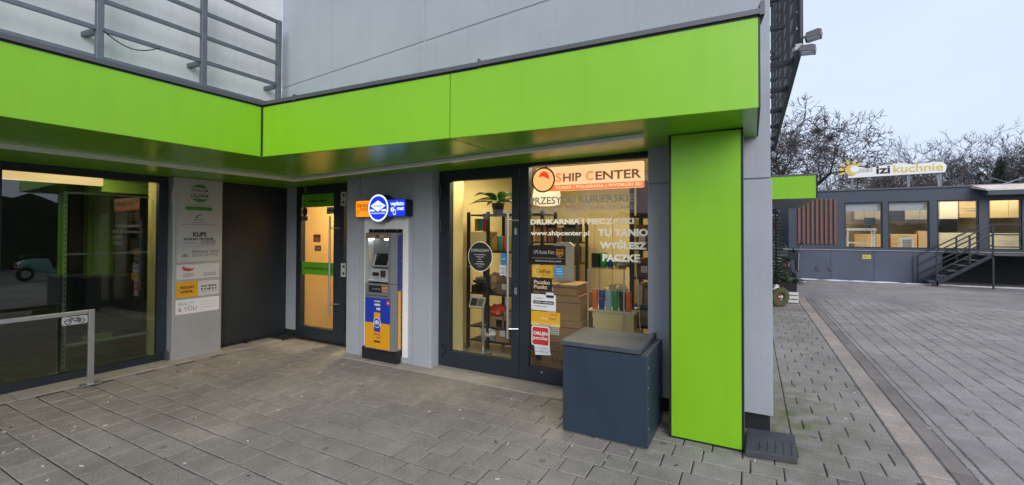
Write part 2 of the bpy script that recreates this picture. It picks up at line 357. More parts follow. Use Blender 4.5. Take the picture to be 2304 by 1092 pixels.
while y < 13.2:
    x = .265 - .1*(row % 3)
    while x < .962:
        a, b = max(x, .265), min(x+.3, .962)
        if b-a > .04: pcs.append(((a+b)/2, y+.099, b-a, .197))
        x += .3
    y += .198; row += 1
for r_ in range(2):
    for k in range(5): pcs.append((-6.12+.25*k+.125 - (.0 if r_ else .0), 4.099+.198*r_, .25, .197))
lay(bed, pcs, PAV)
# plaza
pl = MB().poly([(.965, -6, -.0065), (60, -6, -.0065), (60, 13.2, -.0065), (.965, 13.2, -.0065)], mat('plaza_joint', (.165, .155, .148), .9, var=.3, scale=6)).build('plaza_paving', kind='structure')
lay(pl, [(1.06, -1+.29*i+.145, .185, .29) for i in range(50)], PAVP, 60, 'pale_slab')
lay(pl, [(1.222, -1+1.0*i+.58, .125, 1.0) for i in range(14)], PAVB, 30, 'border_slab')
lay(pl, [(1.317, -1+.2*i+.1, .058, .2) for i in range(71)], PAVR, 45, 'edge_brick', gap=.0025)
pcs = []
for c in range(60):
    y = -1 - .1*(c % 2)
    while y < 13.2:
        if 1.35+.2*c < 2+.5*max(y, 0)+2: pcs.append((1.45+.2*c, y+.1, .2, .2))
        y += .2
lay(pl, pcs, PAVR, 280, gap=.004, jit=.0055)
# far paving: pieces too small to pick apart, pattern by material
FAR = paver_mat('far_paving', (.300, .280, .270), (.312, .290, .282))
nt = FAR.node_tree; bs = nt.nodes['Principled BSDF']; bs.inputs['Roughness'].default_value = .6
br = nt.nodes.new('ShaderNodeTexBrick'); br.inputs['Scale'].default_value = 1; br.inputs['Mortar Size'].default_value = .006; br.inputs['Brick Width'].default_value = .2; br.inputs['Row Height'].default_value = .2
br.inputs['Color1'].default_value = (1, 1, 1, 1); br.inputs['Color2'].default_value = (.86, .86, .86, 1); br.inputs['Mortar'].default_value = (.6, .58, .55, 1)
gg = nt.nodes.new('ShaderNodeNewGeometry'); nt.links.new(gg.outputs['Position'], br.inputs['Vector'])
old = bs.inputs['Base Color'].links[0].from_socket; ml = nt.nodes.new('ShaderNodeMix'); ml.data_type = 'RGBA'; ml.blend_type = 'MULTIPLY'; ml.inputs[0].default_value = 1
nt.links.new(old, ml.inputs[6]); nt.links.new(br.outputs[0], ml.inputs[7]); nt.links.new(ml.outputs[2], bs.inputs['Base Color'])
MB().poly([(-1.5, 13.2, -.002), (60, 13.2, -.002), (60, 34, -.002), (-1.5, 34, -.002)], FAR).build('far_paving', kind='structure')
# snow remains along the far wall and litter specks
SNOW = mat('old_snow', (.72, .75, .80), .7, var=.1, scale=3, bump=.4, bscale=20)
sn = MB(); rnd = random.Random(5)
def snow_patch(x, y, rx, ry, h=.03, n=11):
    ring = []
    for j in range(n):
        t = 2*math.pi*j/n; e = rnd.uniform(.65, 1.2); ring.append((x+rx*e*math.cos(t), y+ry*e*math.sin(t), .001))
    i = len(sn.v); k = sn.m(SNOW); sn.v += ring + [(x+(p[0]-x)*.6, y+(p[1]-y)*.6, h*rnd.uniform(.7, 1.1)) for p in ring]
    for j in range(n): sn.f.append((i+j, i+(j+1) % n, i+n+(j+1) % n, i+n+j)); sn.mi.append(k)
    sn.f.append(tuple(i+n+j for j in range(n))); sn.mi.append(k)
for x in [1.5+.42*i for i in range(17)]: snow_patch(x+rnd.uniform(-.2, .2), 18.78+rnd.uniform(-.1, .1), rnd.uniform(.25, .5), rnd.uniform(.06, .16))
for x, y, a, b in ((1.25, 17.8, .35, .5), (1.0, 22, .8, 1.6), (.5, 20.2, .5, .9)): snow_patch(x, y, a, b)
sn.build('snow_remains', smooth=True, kind='stuff', label='thin remains of old snow along the dark showroom base', category='snow')
LIT = mat('litter', (.62, .58, .50), .8, var=.2, scale=30); LITD = mat('litter_brown', (.07, .04, .025), .8)
lt = MB(); rnd = random.Random(21)
for i in range(120):
    if i < 75: x, y = rnd.uniform(-5.9, .2), rnd.uniform(1.0, 3.9)
    else: x, y = rnd.uniform(.35, 4), rnd.uniform(3.2, 11)
    a = rnd.uniform(0, 6.3); l, w = rnd.uniform(.004, .017), rnd.uniform(.003, .007); d = Vector((math.cos(a), math.sin(a), 0))
    lt.bar(Vector((x, y, .004))-d*l, Vector((x, y, .004))+d*l, w*1.6, .005, LIT if rnd.random() < .75 else LITD)
lt.build('litter', kind='stuff', label='tiny pale scraps and butts scattered over the pavers', category='litter')

# kerbs beside the building
kb = MB().box(-6.5, -6.12, -3, 4.42, -.05, -.004, BED).build('left_kerb', kind='structure')
for i in range(8): MB().box(-6.44, -6.122, 4.2-(i+1)*.9+.006, 4.2-i*.9, -.03, .012+.0006*(i % 3), CONC).build('kerb_slab', kb, bevel=.004)
kb = MB().box(-4.86, -.58, 4.0, 4.5, -.05, -.004, BED).build('front_kerb', kind='structure')
for i, (a, b) in enumerate(((-4.85, -4.3), (-4.294, -3.3), (-3.294, -2.3), (-2.294, -1.62), (-1.614, -.6))): MB().box(a, b, 4.0, 4.42, -.03, .013+.0007*(i % 3), CONC).build('kerb_slab', kb, bevel=.004)
MB().box(-.57, .262, 4.0, 30, -.05, -.002, paver_mat('mossy_concrete', (.27, .25, .20), (.27, .25, .20), moss=True)).build('wall_footing', kind='structure')

# ================================================================== THE BUILDING
B = thing('shop_building', (-3, 4.5, 0), 'grey plastered shop building with lime green canopy and glazed doors', 'building')
def so(x): return 2.385 + .016*(x+.3)
def onso(px, py):
    d = ray(px, py); z = 2.3
    for _ in range(30): P = CAM + d*((z-CAM.z)/d.z); z = so(P.x)
    return P
# walls under the canopy
w = MB()
w.box(-4.735, -4.505, 4.16, 4.8, .006, 2.75, PLASTER); w.box(-3.60, -3.32, 4.16, 4.8, .006, 2.75, PLASTER); w.box(-4.505, -3.60, 4.172, 4.8, .006, 2.75, PLASTER2)
w.build('wall', B, bevel=.006)
MB().box(-3.319, -.831, 4.345, 4.60, 2.371, 2.75, PLASTER2).build('lintel', B); MB().box(-6.129, -4.736, 4.46, 4.80, 2.301, 2.75, PLASTER2).build('lintel', B)
MB().box(-6.129, -6.118, 4.505, 6.2, .016, 2.499, OCHRE).build('interior_wall', B)
MB().box(-.83, .14, 4.12, 4.6, .148, 2.04, PLASTER).build('wall', B, bevel=.005)
MB().box(-.82, .12, 4.17, 4.58, .0, .147, PLINTH).build('plinth', B)
MB().box(-.83, .13, 4.132, 4.6, 2.055, 2.75, PLASTER).build('wall', B, bevel=.004)
MB().box(-.83, .128, 4.15, 4.6, 2.04, 2.055, PLASTER2).build('wall_joint', B)
MB().box(.0, .13, 4.601, 30, .0, 8.5, PLASTER).build('side_wall', B)
MB().box(-6.55, -6.13, 4.45, 4.8, .10, 2.75, PLASTER).build('wall', B, bevel=.005)
MB().box(-6.54, -6.135, 4.47, 4.79, .0, .099, PLINTH).build('plinth', B)
p = MB().box(-6.6, -6.40, 3.44, 4.447, .055, 2.75, ANTHP).build('dark_panel', B)
MB().box(-6.6, -6.42, 3.44, 4.446, .0, .054, PLINTH).build('plinth', B)
MB().box(-6.395, -6.36, 3.80, 3.84, .013, .06, BLACK).build('door_stop', B)
# upper storey
u = MB(); gz = lambda x: PY(4.15, 955, 96).z + (x-PY(4.15, 955, 96).x)*.06
xv = PY(4.15, 955, 96).x; xe = .132; xl = -6.12; g = .012
for a, b in ((xl, xv-g), (xv+g, xe)):
    for lo in (0, 1):
        za = 2.7 if lo == 0 else gz(a)+.02; zb = 2.7 if lo == 0 else gz(b)+.02; ta = gz(a)-.012 if lo == 0 else 8.5; tb = gz(b)-.012 if lo == 0 else 8.5
        u.hexa([(a, 4.15, za), (b, 4.15, zb), (b, 4.3, zb), (a, 4.3, za), (a, 4.15, ta), (b, 4.15, tb), (b, 4.3, tb), (a, 4.3, ta)], PLASTER)
u.build('upper_wall', B, bevel=.006)
MB().box(xl, xe-.004, 4.159, 4.60, 2.76, 8.5, PLASTER2).build('wall_joint', B)
MB().box(-6.6, -6.125, -8, 4.148, 2.76, 8.5, WHITEPL).build('upper_wall', B)
# canopy
F0, F1, F2 = onso(591, 353.5), onso(1019, 313), onso(1705, 243)
uf = (F2-F0); uf.z = 0; uf.normalize(); F1 = F0 + uf*((F1-F0).dot(uf)); F1.z = so(F1.x)
def ztop(P, q): d = ray(*q); k = math.hypot(P.x, P.y)/math.hypot(d.x, d.y); return 1.6+k*d.z
T0, T2 = ztop(F0, (591, 242)), ztop(F2, (1707, 40)); T1 = T0+(T2-T0)*(F1-F0).length/(F2-F0).length
L0 = Vector((F0.x-.03, -3, so(F0.x))); nf = Vector((uf.y, -uf.x, 0))     # outward normal of right fascia
can = MB(); BK = 4.6
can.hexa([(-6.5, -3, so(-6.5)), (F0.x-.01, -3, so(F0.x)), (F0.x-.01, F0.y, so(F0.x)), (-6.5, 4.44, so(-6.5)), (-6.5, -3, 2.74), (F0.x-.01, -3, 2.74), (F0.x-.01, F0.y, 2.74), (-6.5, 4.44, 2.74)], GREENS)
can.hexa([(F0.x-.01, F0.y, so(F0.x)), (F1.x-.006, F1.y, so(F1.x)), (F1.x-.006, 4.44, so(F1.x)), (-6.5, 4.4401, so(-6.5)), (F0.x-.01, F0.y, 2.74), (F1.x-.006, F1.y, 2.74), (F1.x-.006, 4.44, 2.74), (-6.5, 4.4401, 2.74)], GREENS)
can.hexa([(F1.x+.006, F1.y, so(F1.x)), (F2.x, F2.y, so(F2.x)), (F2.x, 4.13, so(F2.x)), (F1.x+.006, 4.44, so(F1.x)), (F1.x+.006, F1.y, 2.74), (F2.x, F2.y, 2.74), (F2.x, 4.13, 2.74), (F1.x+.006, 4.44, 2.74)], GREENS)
canopy = can.build('canopy', B)
def fascia(a, b, za, zb, n, th=.025):
    a, b = Vector(a), Vector(b); o = n*th
    A0, B0 = Vector((a.x, a.y, a.z-.004)), Vector((b.x, b.y, b.z-.004))
    m = MB().hexa([A0+o, B0+o, B0, A0, Vector((a.x, a.y, za))+o, Vector((b.x, b.y, zb))+o, Vector((b.x, b.y, zb)), Vector((a.x, a.y, za))], GREEN)
    return m.build('fascia_panel', canopy, bevel=.002)
nl = Vector((1, 0, 0))
TL = ztop(Vector((F0.x, 1., 0)), (0, 107)) if False else T0-.012
fascia(L0, F0-Vector((0, .004, 0)), TL, T0, nl)
fascia(F0+uf*.004, F1-uf*.004, T0, T1, nf); fascia(F1+uf*.004, F2, T1, T2, nf)
MB().box(F0.x+.024, F0.x+.034, F0.y-.036, F0.y-.022, F0.z+.001, T0+.004, BLACK).build('corner_seal', canopy)
# black edge and sheet-metal cap
e = MB(); e.hexa([F2+nf*.024, F2+nf*.024+uf*.012, Vector((F2.x+.012, 4.12, F2.z)), Vector((F2.x, 4.12, F2.z)), Vector((F2.x, F2.y, T2))+nf*.024, Vector((F2.x, F2.y, T2))+nf*.024+uf*.012, Vector((F2.x+.012, 4.12, T2)), Vector((F2.x, 4.12, T2))], BLACK)
e.build('edge_trim', canopy)
def cap(a, za, b, zb, n, name='cap'):
    a = Vector((a.x, a.y, za+.006)); b = Vector((b.x, b.y, zb+.006)); o1, o0 = n*.045, n*-.30; h = Vector((0, 0, .032)); g_ = Vector((0, 0, .0))
    m = MB().hexa([a+o1, b+o1, b+o0, a+o0, a+o1+h, b+o1+h, b+o0+h*1.6, a+o0+h*1.6], CAPM)
    m.hexa([a+n*.026-h*.5, b+n*.026-h*.5, b-n*.0-h*.5, a-n*.0-h*.5, a+n*.026, b+n*.026, b, a], BLACK)
    return m.build(name, canopy)
cap(L0, TL, F0+nl*.0, T0, nl); M1 = (F0+F1)/2
cap(F0, T0, F1+uf*.25, T1+(T2-T1)*.06, nf); cap(F1+uf*.253, T1+(T2-T1)*.06+.003, F2+uf*.03, T2+.003, nf)
for q, zz in ((F0+uf*.42, T0+(T1-T0)*.2), (F1+uf*.25, T1+.012)):
    e = MB(); e.hexa([q+nf*.046+Vector((0, 0, zz-q.z+.0)), q+nf*.046+uf*.03+Vector((0, 0, zz-q.z)), q+uf*.03+Vector((0, 0, zz-q.z)), q+Vector((0, 0, zz-q.z)), q+nf*.046+Vector((0, 0, zz-q.z+.058)), q+nf*.046+uf*.008+Vector((0, 0, zz-q.z+.058)), q+uf*.008+Vector((0, 0, zz-q.z+.058)), q+Vector((0, 0, zz-q.z+.058))], CAPM)
    e.build('cap_seam', canopy)
q = Vector((F2.x, F2.y, T2)); MB().hexa([q+nf*.046+uf*.005, q+nf*.046+uf*.035, q+uf*.035-nf*.2, q-nf*.2+uf*.005, q+nf*.046+uf*.012+Vector((0, 0, .085)), q+nf*.046+uf*.035+Vector((0, 0, .085)), q+uf*.035-nf*.2+Vector((0, 0, .085)), q-nf*.2+uf*.005+Vector((0, 0, .085))], CAPM).build('cap_end', canopy)
# linear light channel in the soffit (unlit)
s1, s2, s0 = onso(652, 402), onso(1446, 300), onso(0, 320)
xs = (s0.x+s1.x)/2; ysr = s1.y; 
m = MB()
def chan(a, b, wdt, nn):
    a, b = Vector(a), Vector(b); o = nn*wdt
    m.hexa([a+Vector((0, 0, -.036)), b+Vector((0, 0, -.036)), b+o+Vector((0, 0, -.036)), a+o+Vector((0, 0, -.036)), a+Vector((0, 0, .02)), b+Vector((0, 0, .02)), b+o+Vector((0, 0, .02)), a+o+Vector((0, 0, .02))], CHAN)
chan((xs, -3, so(xs)), (xs, s1.y, so(xs)), .05, Vector((-1, 0, 0)))
chan((xs-.045, s1.y, so(xs)), (s2.x, s2.y, so(s2.x)), .06, Vector((0, 1, 0)))
m.build('light_channel', canopy, bevel=.003)
m = MB(); m.hexa([(xs-.05, s1.y-.018, so(xs)-.001), (s2.x, s2.y-.018, so(s2.x)-.001), (s2.x, s2.y-.001, so(s2.x)-.001), (xs-.05, s1.y-.001, so(xs)-.001), (xs-.05, s1.y-.018, so(xs)+.02), (s2.x, s2.y-.018, so(s2.x)+.02), (s2.x, s2.y-.001, so(s2.x)+.02), (xs-.05, s1.y-.001, so(xs)+.02)], BLACK); m.build('channel_seal', canopy)
# green column
colm = MB().box(-.566, -.072, 3.70, 3.712, .012, so(-.566)-.006, GREEN).build('column_panel', B, bevel=.002)
MB().box(-.578, -.060, 3.7125, 4.118, .004, so(-.578)-.001, mat('column_side', (.13, .14, .15), .5)).build('column_body', B)
t = MB(); t.box(-.582, -.567, 3.6965, 3.73, .0, so(-.58), BLACK); t.box(-.071, -.058, 3.6965, 3.73, .0, so(-.07), BLACK); t.box(-.5665, -.0715, 3.6975, 3.712, .0, .011, BLACK); t.build('column_trim', B)

# railing on the upper pale wall
RX = -5.9; SCL = 1.5975
RL = thing('wall_railing', (RX, 1, 3.0), 'grey steel railing with four horizontal bars in front of pale upper wall', 'railing')
for i, y in enumerate((3.95, 2.97, 1.985, 1.0, 0.015, -.97, -1.95)):
    MB().box(RX-.03, RX+.03, y-.03, y+.03, 2.72, 4.60, RAILM).build('post', RL, bevel=.004)
    MB().bar((RX-.03, y-.01, 3.665), (-6.13, y-.05, 3.65), .05, .05, RAILM).build('bracket', RL)
for z in (3.385, 3.685, 3.99, 4.285, 4.575): MB().box(RX-.018, RX+.018, -2.2, 3.92, z-.022, z+.022, RAILM).build('rail', RL, bevel=.003)
cab = [Vector((RX+.03, 2.0+.5*t_, 3.67-.10*math.sin(math.pi*t_))) for t_ in [i/10 for i in range(11)]]
MB().tube(cab, .006, BLACK, 5).build('cable', RL)

# ================================================================== LEFT SHOP WINDOW (glass at x = -6.45)
GX = -6.45; WL = LEFTW(GX)
win = MB()
for a, b in ((2.755, 2.845), (1.36, 1.45), (-.10, .0), (-1.6, -1.5)): win.box(GX-.05, GX+.025, a, b, .012, 2.29, ANTH)
for a, b in ((1.45, 2.755), (.0, 1.36), (-1.5, -.10)):
    win.box(GX-.05, GX+.024, a, b, .012, .085, ANTH); win.box(GX-.05, GX+.024, a, b, 2.205, 2.29, ANTH)
wf = win.build('shop_window', B, bevel=.004)
for a, b in ((1.45, 2.755), (.0, 1.36), (-1.5, -.10)): MB().box(GX-.016, GX-.010, a-.01, b+.01, .08, 2.21, GLASSD).build('glass_pane', wf)
MB().box(GX+.025, GX+.10, 2.83, 2.849, .012, .12, CAPM).build('sill_end', wf)
# room behind it
rm = MB(); DK = mat('dark_green_wall', (.022, .030, .024), .7); LIME = mat('lime_wall', (.12, .24, .02), .7)
rm.box(-9.6, -9.5, -1.7, 3.44, 0, 2.6, DK); rm.box(-9.6, -6.5, 3.30, 3.43, 0, 2.6, DK); rm.box(-9.6, -6.5, -1.75, -1.65, 0, 2.6, DK)
rm.build('interior_wall', B)
MB().box(-9.6, -6.5, -1.7, 3.4, -.03, .02, mat('olive_floor', (.05, .06, .03), .5)).build('interior_floor', B)
MB().box(-9.6, -6.5, -1.7, 3.4, 2.5, 2.6, DK).build('interior_ceiling', B)
MB().box(-6.9, -6.47, 2.84, 3.28, .02, 2.3, mat('pale_yellow_reveal', (.40, .36, .16), .7, var=.06)).build('window_reveal', B)
def shopfit(m, name, label, cat): return tag(m.build(name, None, bevel=.003), label, cat)
UPR = mat('perforated_upright', (.20, .25, .21), .5, metal=.3)
sh = thing('shelving_unit', (-6.9, 2.1, .02), 'dark shelving unit with perforated upright behind the left shop window', 'shelving')
MB().box(-6.80, -6.77, PX(-6.78, 141, 600).y, PX(-6.78, 149, 600).y, .05, 2.05, UPR).build('upright', sh)
for k in range(30): MB().box(-6.769, -6.766, PX(-6.78, 143.4, 600).y, PX(-6.78, 146.6, 600).y, .12+.062*k, .145+.062*k, BLACK).build('slot', sh)
for z, h in ((1.33, .022), (.30, .03), (2.03, .02)): MB().box(-6.82, -6.79, PX(-6.8, 149, 600).y, 2.80, z, z+h, UPR).build('shelf_edge', sh)
MB().box(-7.3, -6.9, PX(-6.9, 195, 600).y, 2.80, .38, 1.05, mat('counter_black', (.012, .015, .016), .4)).build('back_panel', sh)
shopfit(MB().box(-8.6, -8.45, 2.75, 3.05, .02, 2.48, LIME), 'lime_column', 'lime green square column inside the left shop', 'column')
o = thing('ceiling_light_strip', (-7.4, 1.2, 2.3), 'long warm yellow light strip glowing at the top of left shop window', 'light')
MB().box(-7.46, -7.40, -1.5, PX(-7.4, 232, 425).y, 2.19, 2.29, emis('warm_strip', (1., .66, .30), .72)).build('diffuser', o)
MB().box(-7.48, -7.395, -1.5, PX(-7.4, 232, 425).y+.02, 2.2905, 2.33, DK).build('housing', o)
area('lamp_light', (-7.0, 2.3, 2.40), .5, 9, (1, .80, .42), o)  # added fill light that brightens the window reveal, not part of the strip
MB().box(-7.47, -7.41, PX(-7.4, 232, 425).y, 3.2, 2.12, 2.28, LIME).build('valance', B)
# ---- bicycle stand
BKX = -6.06
bk = thing('bicycle_stand', (BKX, 1.2, 0), 'steel bicycle stand with a bicycle sign plate by left window', 'bicycle stand')
MB().box(BKX-.018, BKX+.018, 1.985, 2.035, .006, .79, STEEL).build('post', bk, bevel=.004)
MB().box(BKX-.018, BKX+.018, -.6, 1.984, .750, .79, STEEL).build('rail', bk, bevel=.004)
MB().box(BKX-.018, BKX+.018, -.65, -.601, .006, .79, STEEL).build('post', bk, bevel=.004)
MB().box(BKX-.05, BKX+.05, 1.93, 2.09, .013, .022, STEEL).build('foot_plate', bk, bevel=.002)
m = MB(); a0, a1, b0, b1 = LB(BKX+.02, 140, 714, 733, 198, 710, 728)
m.prism(LEFTW(BKX+.005), rrect(a0, a1, b0, b1, .015), 0, .006, mat('sign_plate', (.52, .52, .53), .5)); bp_ = m.build('sign_plate', bk)
m = MB(); FR = LEFTW(BKX+.013); w_ = a1-a0; h_ = b1-b0; ac, bc = (a0+a1)/2, (b0+b1)/2
for sx in (-.27, .25): m.torus(FR, ac+sx*w_, bc-.10*h_, 0, .28*h_, .0035, INK, 20, 5)
P2 = lambda x_, y_: FR(ac+x_*w_, bc+y_*h_, 0)
for pth in ([(-.27, -.10), (-.13, .28), (.14, .24), (0., -.12), (-.13, .28)], [(.25, -.10), (.14, .24), (.12, .36), (.06, .36)], [(.25, -.1), (0, -.12)], [(-.13, .28), (-.16, .4), (-.22, .4)]): m.tube([P2(*q) for q in pth], .0032, INK, 5)
m.build('bicycle_symbol', bk)

# ---- silver tenant board
SX = -6.30; SP = thing('tenant_board', (SX, 3.14, 0), 'tall brushed metal board carrying the tenants\' name plates', 'sign board')
MB().box(-6.44, SX, 2.855, 3.434, .004, so(-6.3)-.004, ALUP).build('board', SP, bevel=.005)
SF = LEFTW(SX)
q3 = lambda x, y: (385+x/6.425, 390+y/6.425); q4 = lambda x, y: (385+x/6.425, 550+y/6.425)
def plate(q, l, tl, bl, r, tr, br, mt, th=.006):
    (xl, t1), (_, b1), (xr, t2), (_, b2) = q(l, tl), q(l, bl), q(r, tr), q(r, br); rc = LB(SX+.004, xl, t1, b1, xr, t2, b2)
    m = MB(); m.fbox(SF, rc[0], rc[1], rc[2], rc[3], .0005, th, mt); return m, rc
def inr(rc, u0_, u1_, v0, v1): return (rc[0]+(rc[1]-rc[0])*u0_, rc[0]+(rc[1]-rc[0])*u1_, rc[2]+(rc[3]-rc[2])*v0, rc[2]+(rc[3]-rc[2])*v1)
GREY1 = mat('plate_grey', (.52, .53, .51), .5); LGREEN = mat('logo_green', (.05, .26, .04), .5); OPL = mat('orange_plate', (.75, .38, .02), .5); REDL = mat('logo_red', (.55, .06, .06), .5); BLUEP = mat('logo_blue', (.12, .22, .38), .5); WPL = mat('plate_white', (.62, .62, .62), .5)
m, rc = plate(q3, 100, 92, 540, 710, 150, 560, GREY1); c = .0075; cx_, cy_ = inr(rc, .5, .5, .60, .60)[1:3]; rad = (rc[1]-rc[0])*.235
m.flat(SF, disc(SF, cx_, cy_, rad, rad), c, LGREEN); m.flat(SF, disc(SF, cx_, cy_, rad*.62, rad*.62), c+.0005, GREY1)
bw = (rc[1]-rc[0])*.32; m.rect(SF, cx_-bw, cx_+bw, cy_-rad*.62, cy_+rad*.62, c+.001, GREY1)
for zz in (-.62, .62): m.rect(SF, cx_-bw, cx_+bw, cy_+rad*zz-.0015, cy_+rad*zz+.0015, c+.0015, INKG)
m.text(SF, 'STACJA', cx_-bw*.66, cx_+bw*.66, cy_+.008, cy_+rad*.48, c+.0018, INK, .02); m.text(SF, 'OLIWA', cx_-bw*.66, cx_+bw*.66, cy_-rad*.5, cy_-.006, c+.0018, INK, .02)
m.scrib(SF, *inr(rc, .2, .78, .20, .225), c, INKG); m.flat(SF, [(a, b) for a, b in rrect(*inr(rc, .17, .80, .03, .15), .012)], c, LGREEN); m.build('name_plate', SP, label='plate with a green ring logo')
m, rc = plate(q3, 88, 560, 792, 705, 572, 800, GREY1); m.flat(SF, [(rc[0]+(rc[1]-rc[0])*a, rc[2]+(rc[3]-rc[2])*b) for a, b in ((.40, .62), (.44, .80), (.5, .88), (.6, .80), (.5, .80), (.46, .72), (.46, .6))], c, INKG)
m.scrib(SF, *inr(rc, .36, .60, .5, .58), c, BLUEP); m.scrib(SF, *inr(rc, .35, .65, .33, .38), c, INKG); m.scrib(SF, *inr(rc, .08, .9, .2, .25), c, INKG); m.build('name_plate', SP)
m, rc = plate(q3, 85, 812, 1045, 708, 815, 1050, GREY1); m.text(SF, 'KLiPS', *inr(rc, .35, .66, .56, .84), c, INK, .04); m.text(SF, 'STUDIO FRYZUR', *inr(rc, .14, .84, .34, .48), c, INK, .04)
m.scrib(SF, *inr(rc, .15, .45, .15, .21), c, INKG)
for v in (.26, .16, .06): m.scrib(SF, *inr(rc, .53, .90, v, v+.06), c, INKG)
m.build('name_plate', SP)
m, rc = plate(q4, 85, 35, 255, 705, 50, 240, GREY1); m.text(SF, 'SZKOŁA YOGI', *inr(rc, .32, .97, .60, .80), c, INKG, .025); m.text(SF, 'ZOFII NETTER', *inr(rc, .32, .95, .34, .54), c, INKG)
for t_ in (-70, -40, 0, 40, 70): m.flat(SF, [(inr(rc, .17, .17, .35, .35)[0]+x_*math.cos(R(t_))+y_*math.sin(R(t_)), inr(rc, .17, .17, .35, .35)[2]-x_*math.sin(R(t_))+y_*math.cos(R(t_))) for x_, y_ in ((0, 0), (.010, .022), (0, .05), (-.010, .022))], c+.0002*(abs(t_)+1)/10, mat('lotus_grey', (.26, .25, .25), .6) if t_ else INKG)
m.build('name_plate', SP)
m, rc = plate(q4, 75, 295, 512, 692, 278, 475, WPL); m.flat(SF, [(rc[0]+(rc[1]-rc[0])*a, rc[2]+(rc[3]-rc[2])*b) for a, b in ((.13, .70), (.18, .58), (.30, .54), (.37, .62), (.40, .75), (.30, .72), (.24, .80), (.20, .78), (.16, .92), (.13, .85))], c, REDL)
for a, b in ((.15, .38), (.62, .93)):
    for v in (.32, .18): m.scrib(SF, *inr(rc, a, b, v, v+.07), c, INKG)
m.build('name_plate', SP)
m, rc = plate(q4, 72, 545, 778, 385, 530, 755, OPL); m.text(SF, 'WOLNY', *inr(rc, .16, .84, .54, .72), c, INK, .03); m.text(SF, 'LOKAL', *inr(rc, .2, .78, .28, .46), c, INK, .03); m.build('name_plate', SP, label='orange plate')
m, rc = plate(q4, 388, 530, 745, 692, 512, 715, WPL); m.scrib(SF, *inr(rc, .14, .88, .6, .7), c, INK); m.scrib(SF, *inr(rc, .14, .88, .38, .52), c, INK); m.scrib(SF, *inr(rc, .14, .88, .26, .31), c, INKG); m.build('name_plate', SP)
m, rc = plate(q4, 66, 808, 1022, 692, 752, 945, WHITE); m.text(SF, 'BEAUTY', *inr(rc, .05, .42, .60, .82), c, mat('pale_blue_ink', (.32, .40, .52), .6)); m.text(SF, '& YOU', *inr(rc, .05, .46, .20, .50), c, mat('dull_red_ink', (.40, .16, .18), .6))
for v in (.7, .5, .3): m.scrib(SF, *inr(rc, .55, .92, v, v+.05), c, mat('pale_ink', (.5, .5, .52), .6))
m.build('name_plate', SP)

# ================================================================== LEFT ENTRANCE DOOR (plane y = 4.45)
DY = 4.45; DF = FACADE(DY)
m = MB()
x0, x1 = -6.128, -4.74; gx0, gx1 = PY(DY, 680, 600).x, PY(DY, 753.5, 600).x
m.box(x0, gx0, DY-.03, DY+.05, .02, 2.30, ANTH); m.box(gx1, gx1+.21, DY-.03, DY+.05, .02, 2.30, ANTH)
m.box(gx0, gx1, DY-.029, DY+.05, .02, .19, ANTH); m.box(gx0, gx1, DY-.029, DY+.05, 2.17, 2.30, ANTH)
m.box(gx1+.21, x1, DY-.028, DY+.05, .02, .19, ANTH); m.box(gx1+.21, x1, DY-.028, DY+.05, 2.17, 2.30, ANTH); m.box(x1-.05, x1, DY-.03, DY+.05, .02, 2.3, ANTH)
ed = m.build('entrance_door', B, bevel=.004, label='dark framed glass door with two green vinyl bands')
MB().box(gx0-.01, gx1+.01, DY-.004, DY+.004, .18, 2.18, GLASS).build('glass_pane', ed)
MB().box(gx1+.2, x1-.04, DY-.004, DY+.004, .18, 2.18, GLASS).build('glass_pane', ed)
VG = mat('green_vinyl', (.14, .44, .015), .5)
z4 = lambda x, y: (660+x/4.963, 420+y/4.963)
def dbox(Yp, q, l, tl, bl, r, tr, br): 
    (xl, t1), (_, b1), (xr, t2), (_, b2) = q(l, tl), q(l, bl), q(r, tr), q(r, br); return FB(Yp, xl, t1, b1, xr, t2, b2)
rc = dbox(DY, z4, 103, 95, 235, 470, 72, 222); m = MB().rect(DF, gx0+.002, gx1-.002, rc[2], rc[3], .006, VG); m.scrib(DF, *inr(rc, .22, .75, .38, .55), .008, INK); m.build('vinyl_band', ed)
rc = dbox(DY, z4, 98, 838, 975, 470, 855, 1000); m = MB().rect(DF, gx0+.002, gx1-.002, rc[2], rc[3], .006, VG); m.text(DF, 'CENTRUM ZDROWIA I URODY', *inr(rc, .08, .96, .40, .58), .008, INK, .02); m.build('vinyl_band', ed)
rc = dbox(DY, z4, 228, 535, 620, 308, 535, 622); m = MB().rect(DF, *rc, .006, mat('fire_sign_red', (.62, .06, .04), .5)); m.flat(DF, disc(DF, *[inr(rc, .38, .38, .45, .45)[i] for i in (0, 2)], .035, .04), .007, OCHRE); m.rect(DF, *inr(rc, .6, .85, .1, .6), .007, OCHRE); m.build('sticker', ed)
rc = dbox(DY, z4, 243, 660, 720, 315, 660, 722); MB().rect(DF, *rc, .006, mat('brown_sticker', (.30, .15, .05), .6)).rect(DF, *inr(rc, .25, .85, .25, .75), .007, OCHRE).build('sticker', ed)
rc = dbox(DY, z4, 105, 245, 318, 165, 245, 315); MB().flat(DF, disc(DF, (rc[0]+rc[1])/2, (rc[2]+rc[3])/2, .055, .07, 16), .006, mat('plum', (.06, .02, .03), .6)).build('sticker', ed)
rc = dbox(DY, z4, 105, 335, 380, 163, 330, 382); MB().rect(DF, *rc, .006, mat('slate_sticker', (.10, .12, .14), .6)).build('sticker', ed)
rc = dbox(DY, z4, 378, 235, 305, 465, 225, 305); MB().rect(DF, *rc, .006, mat('grey_sticker', (.35, .36, .36), .6)).rect(DF, *inr(rc, 0, 1, .4, .6), .007, mat('navy', (.02, .03, .12), .6)).build('sticker', ed)
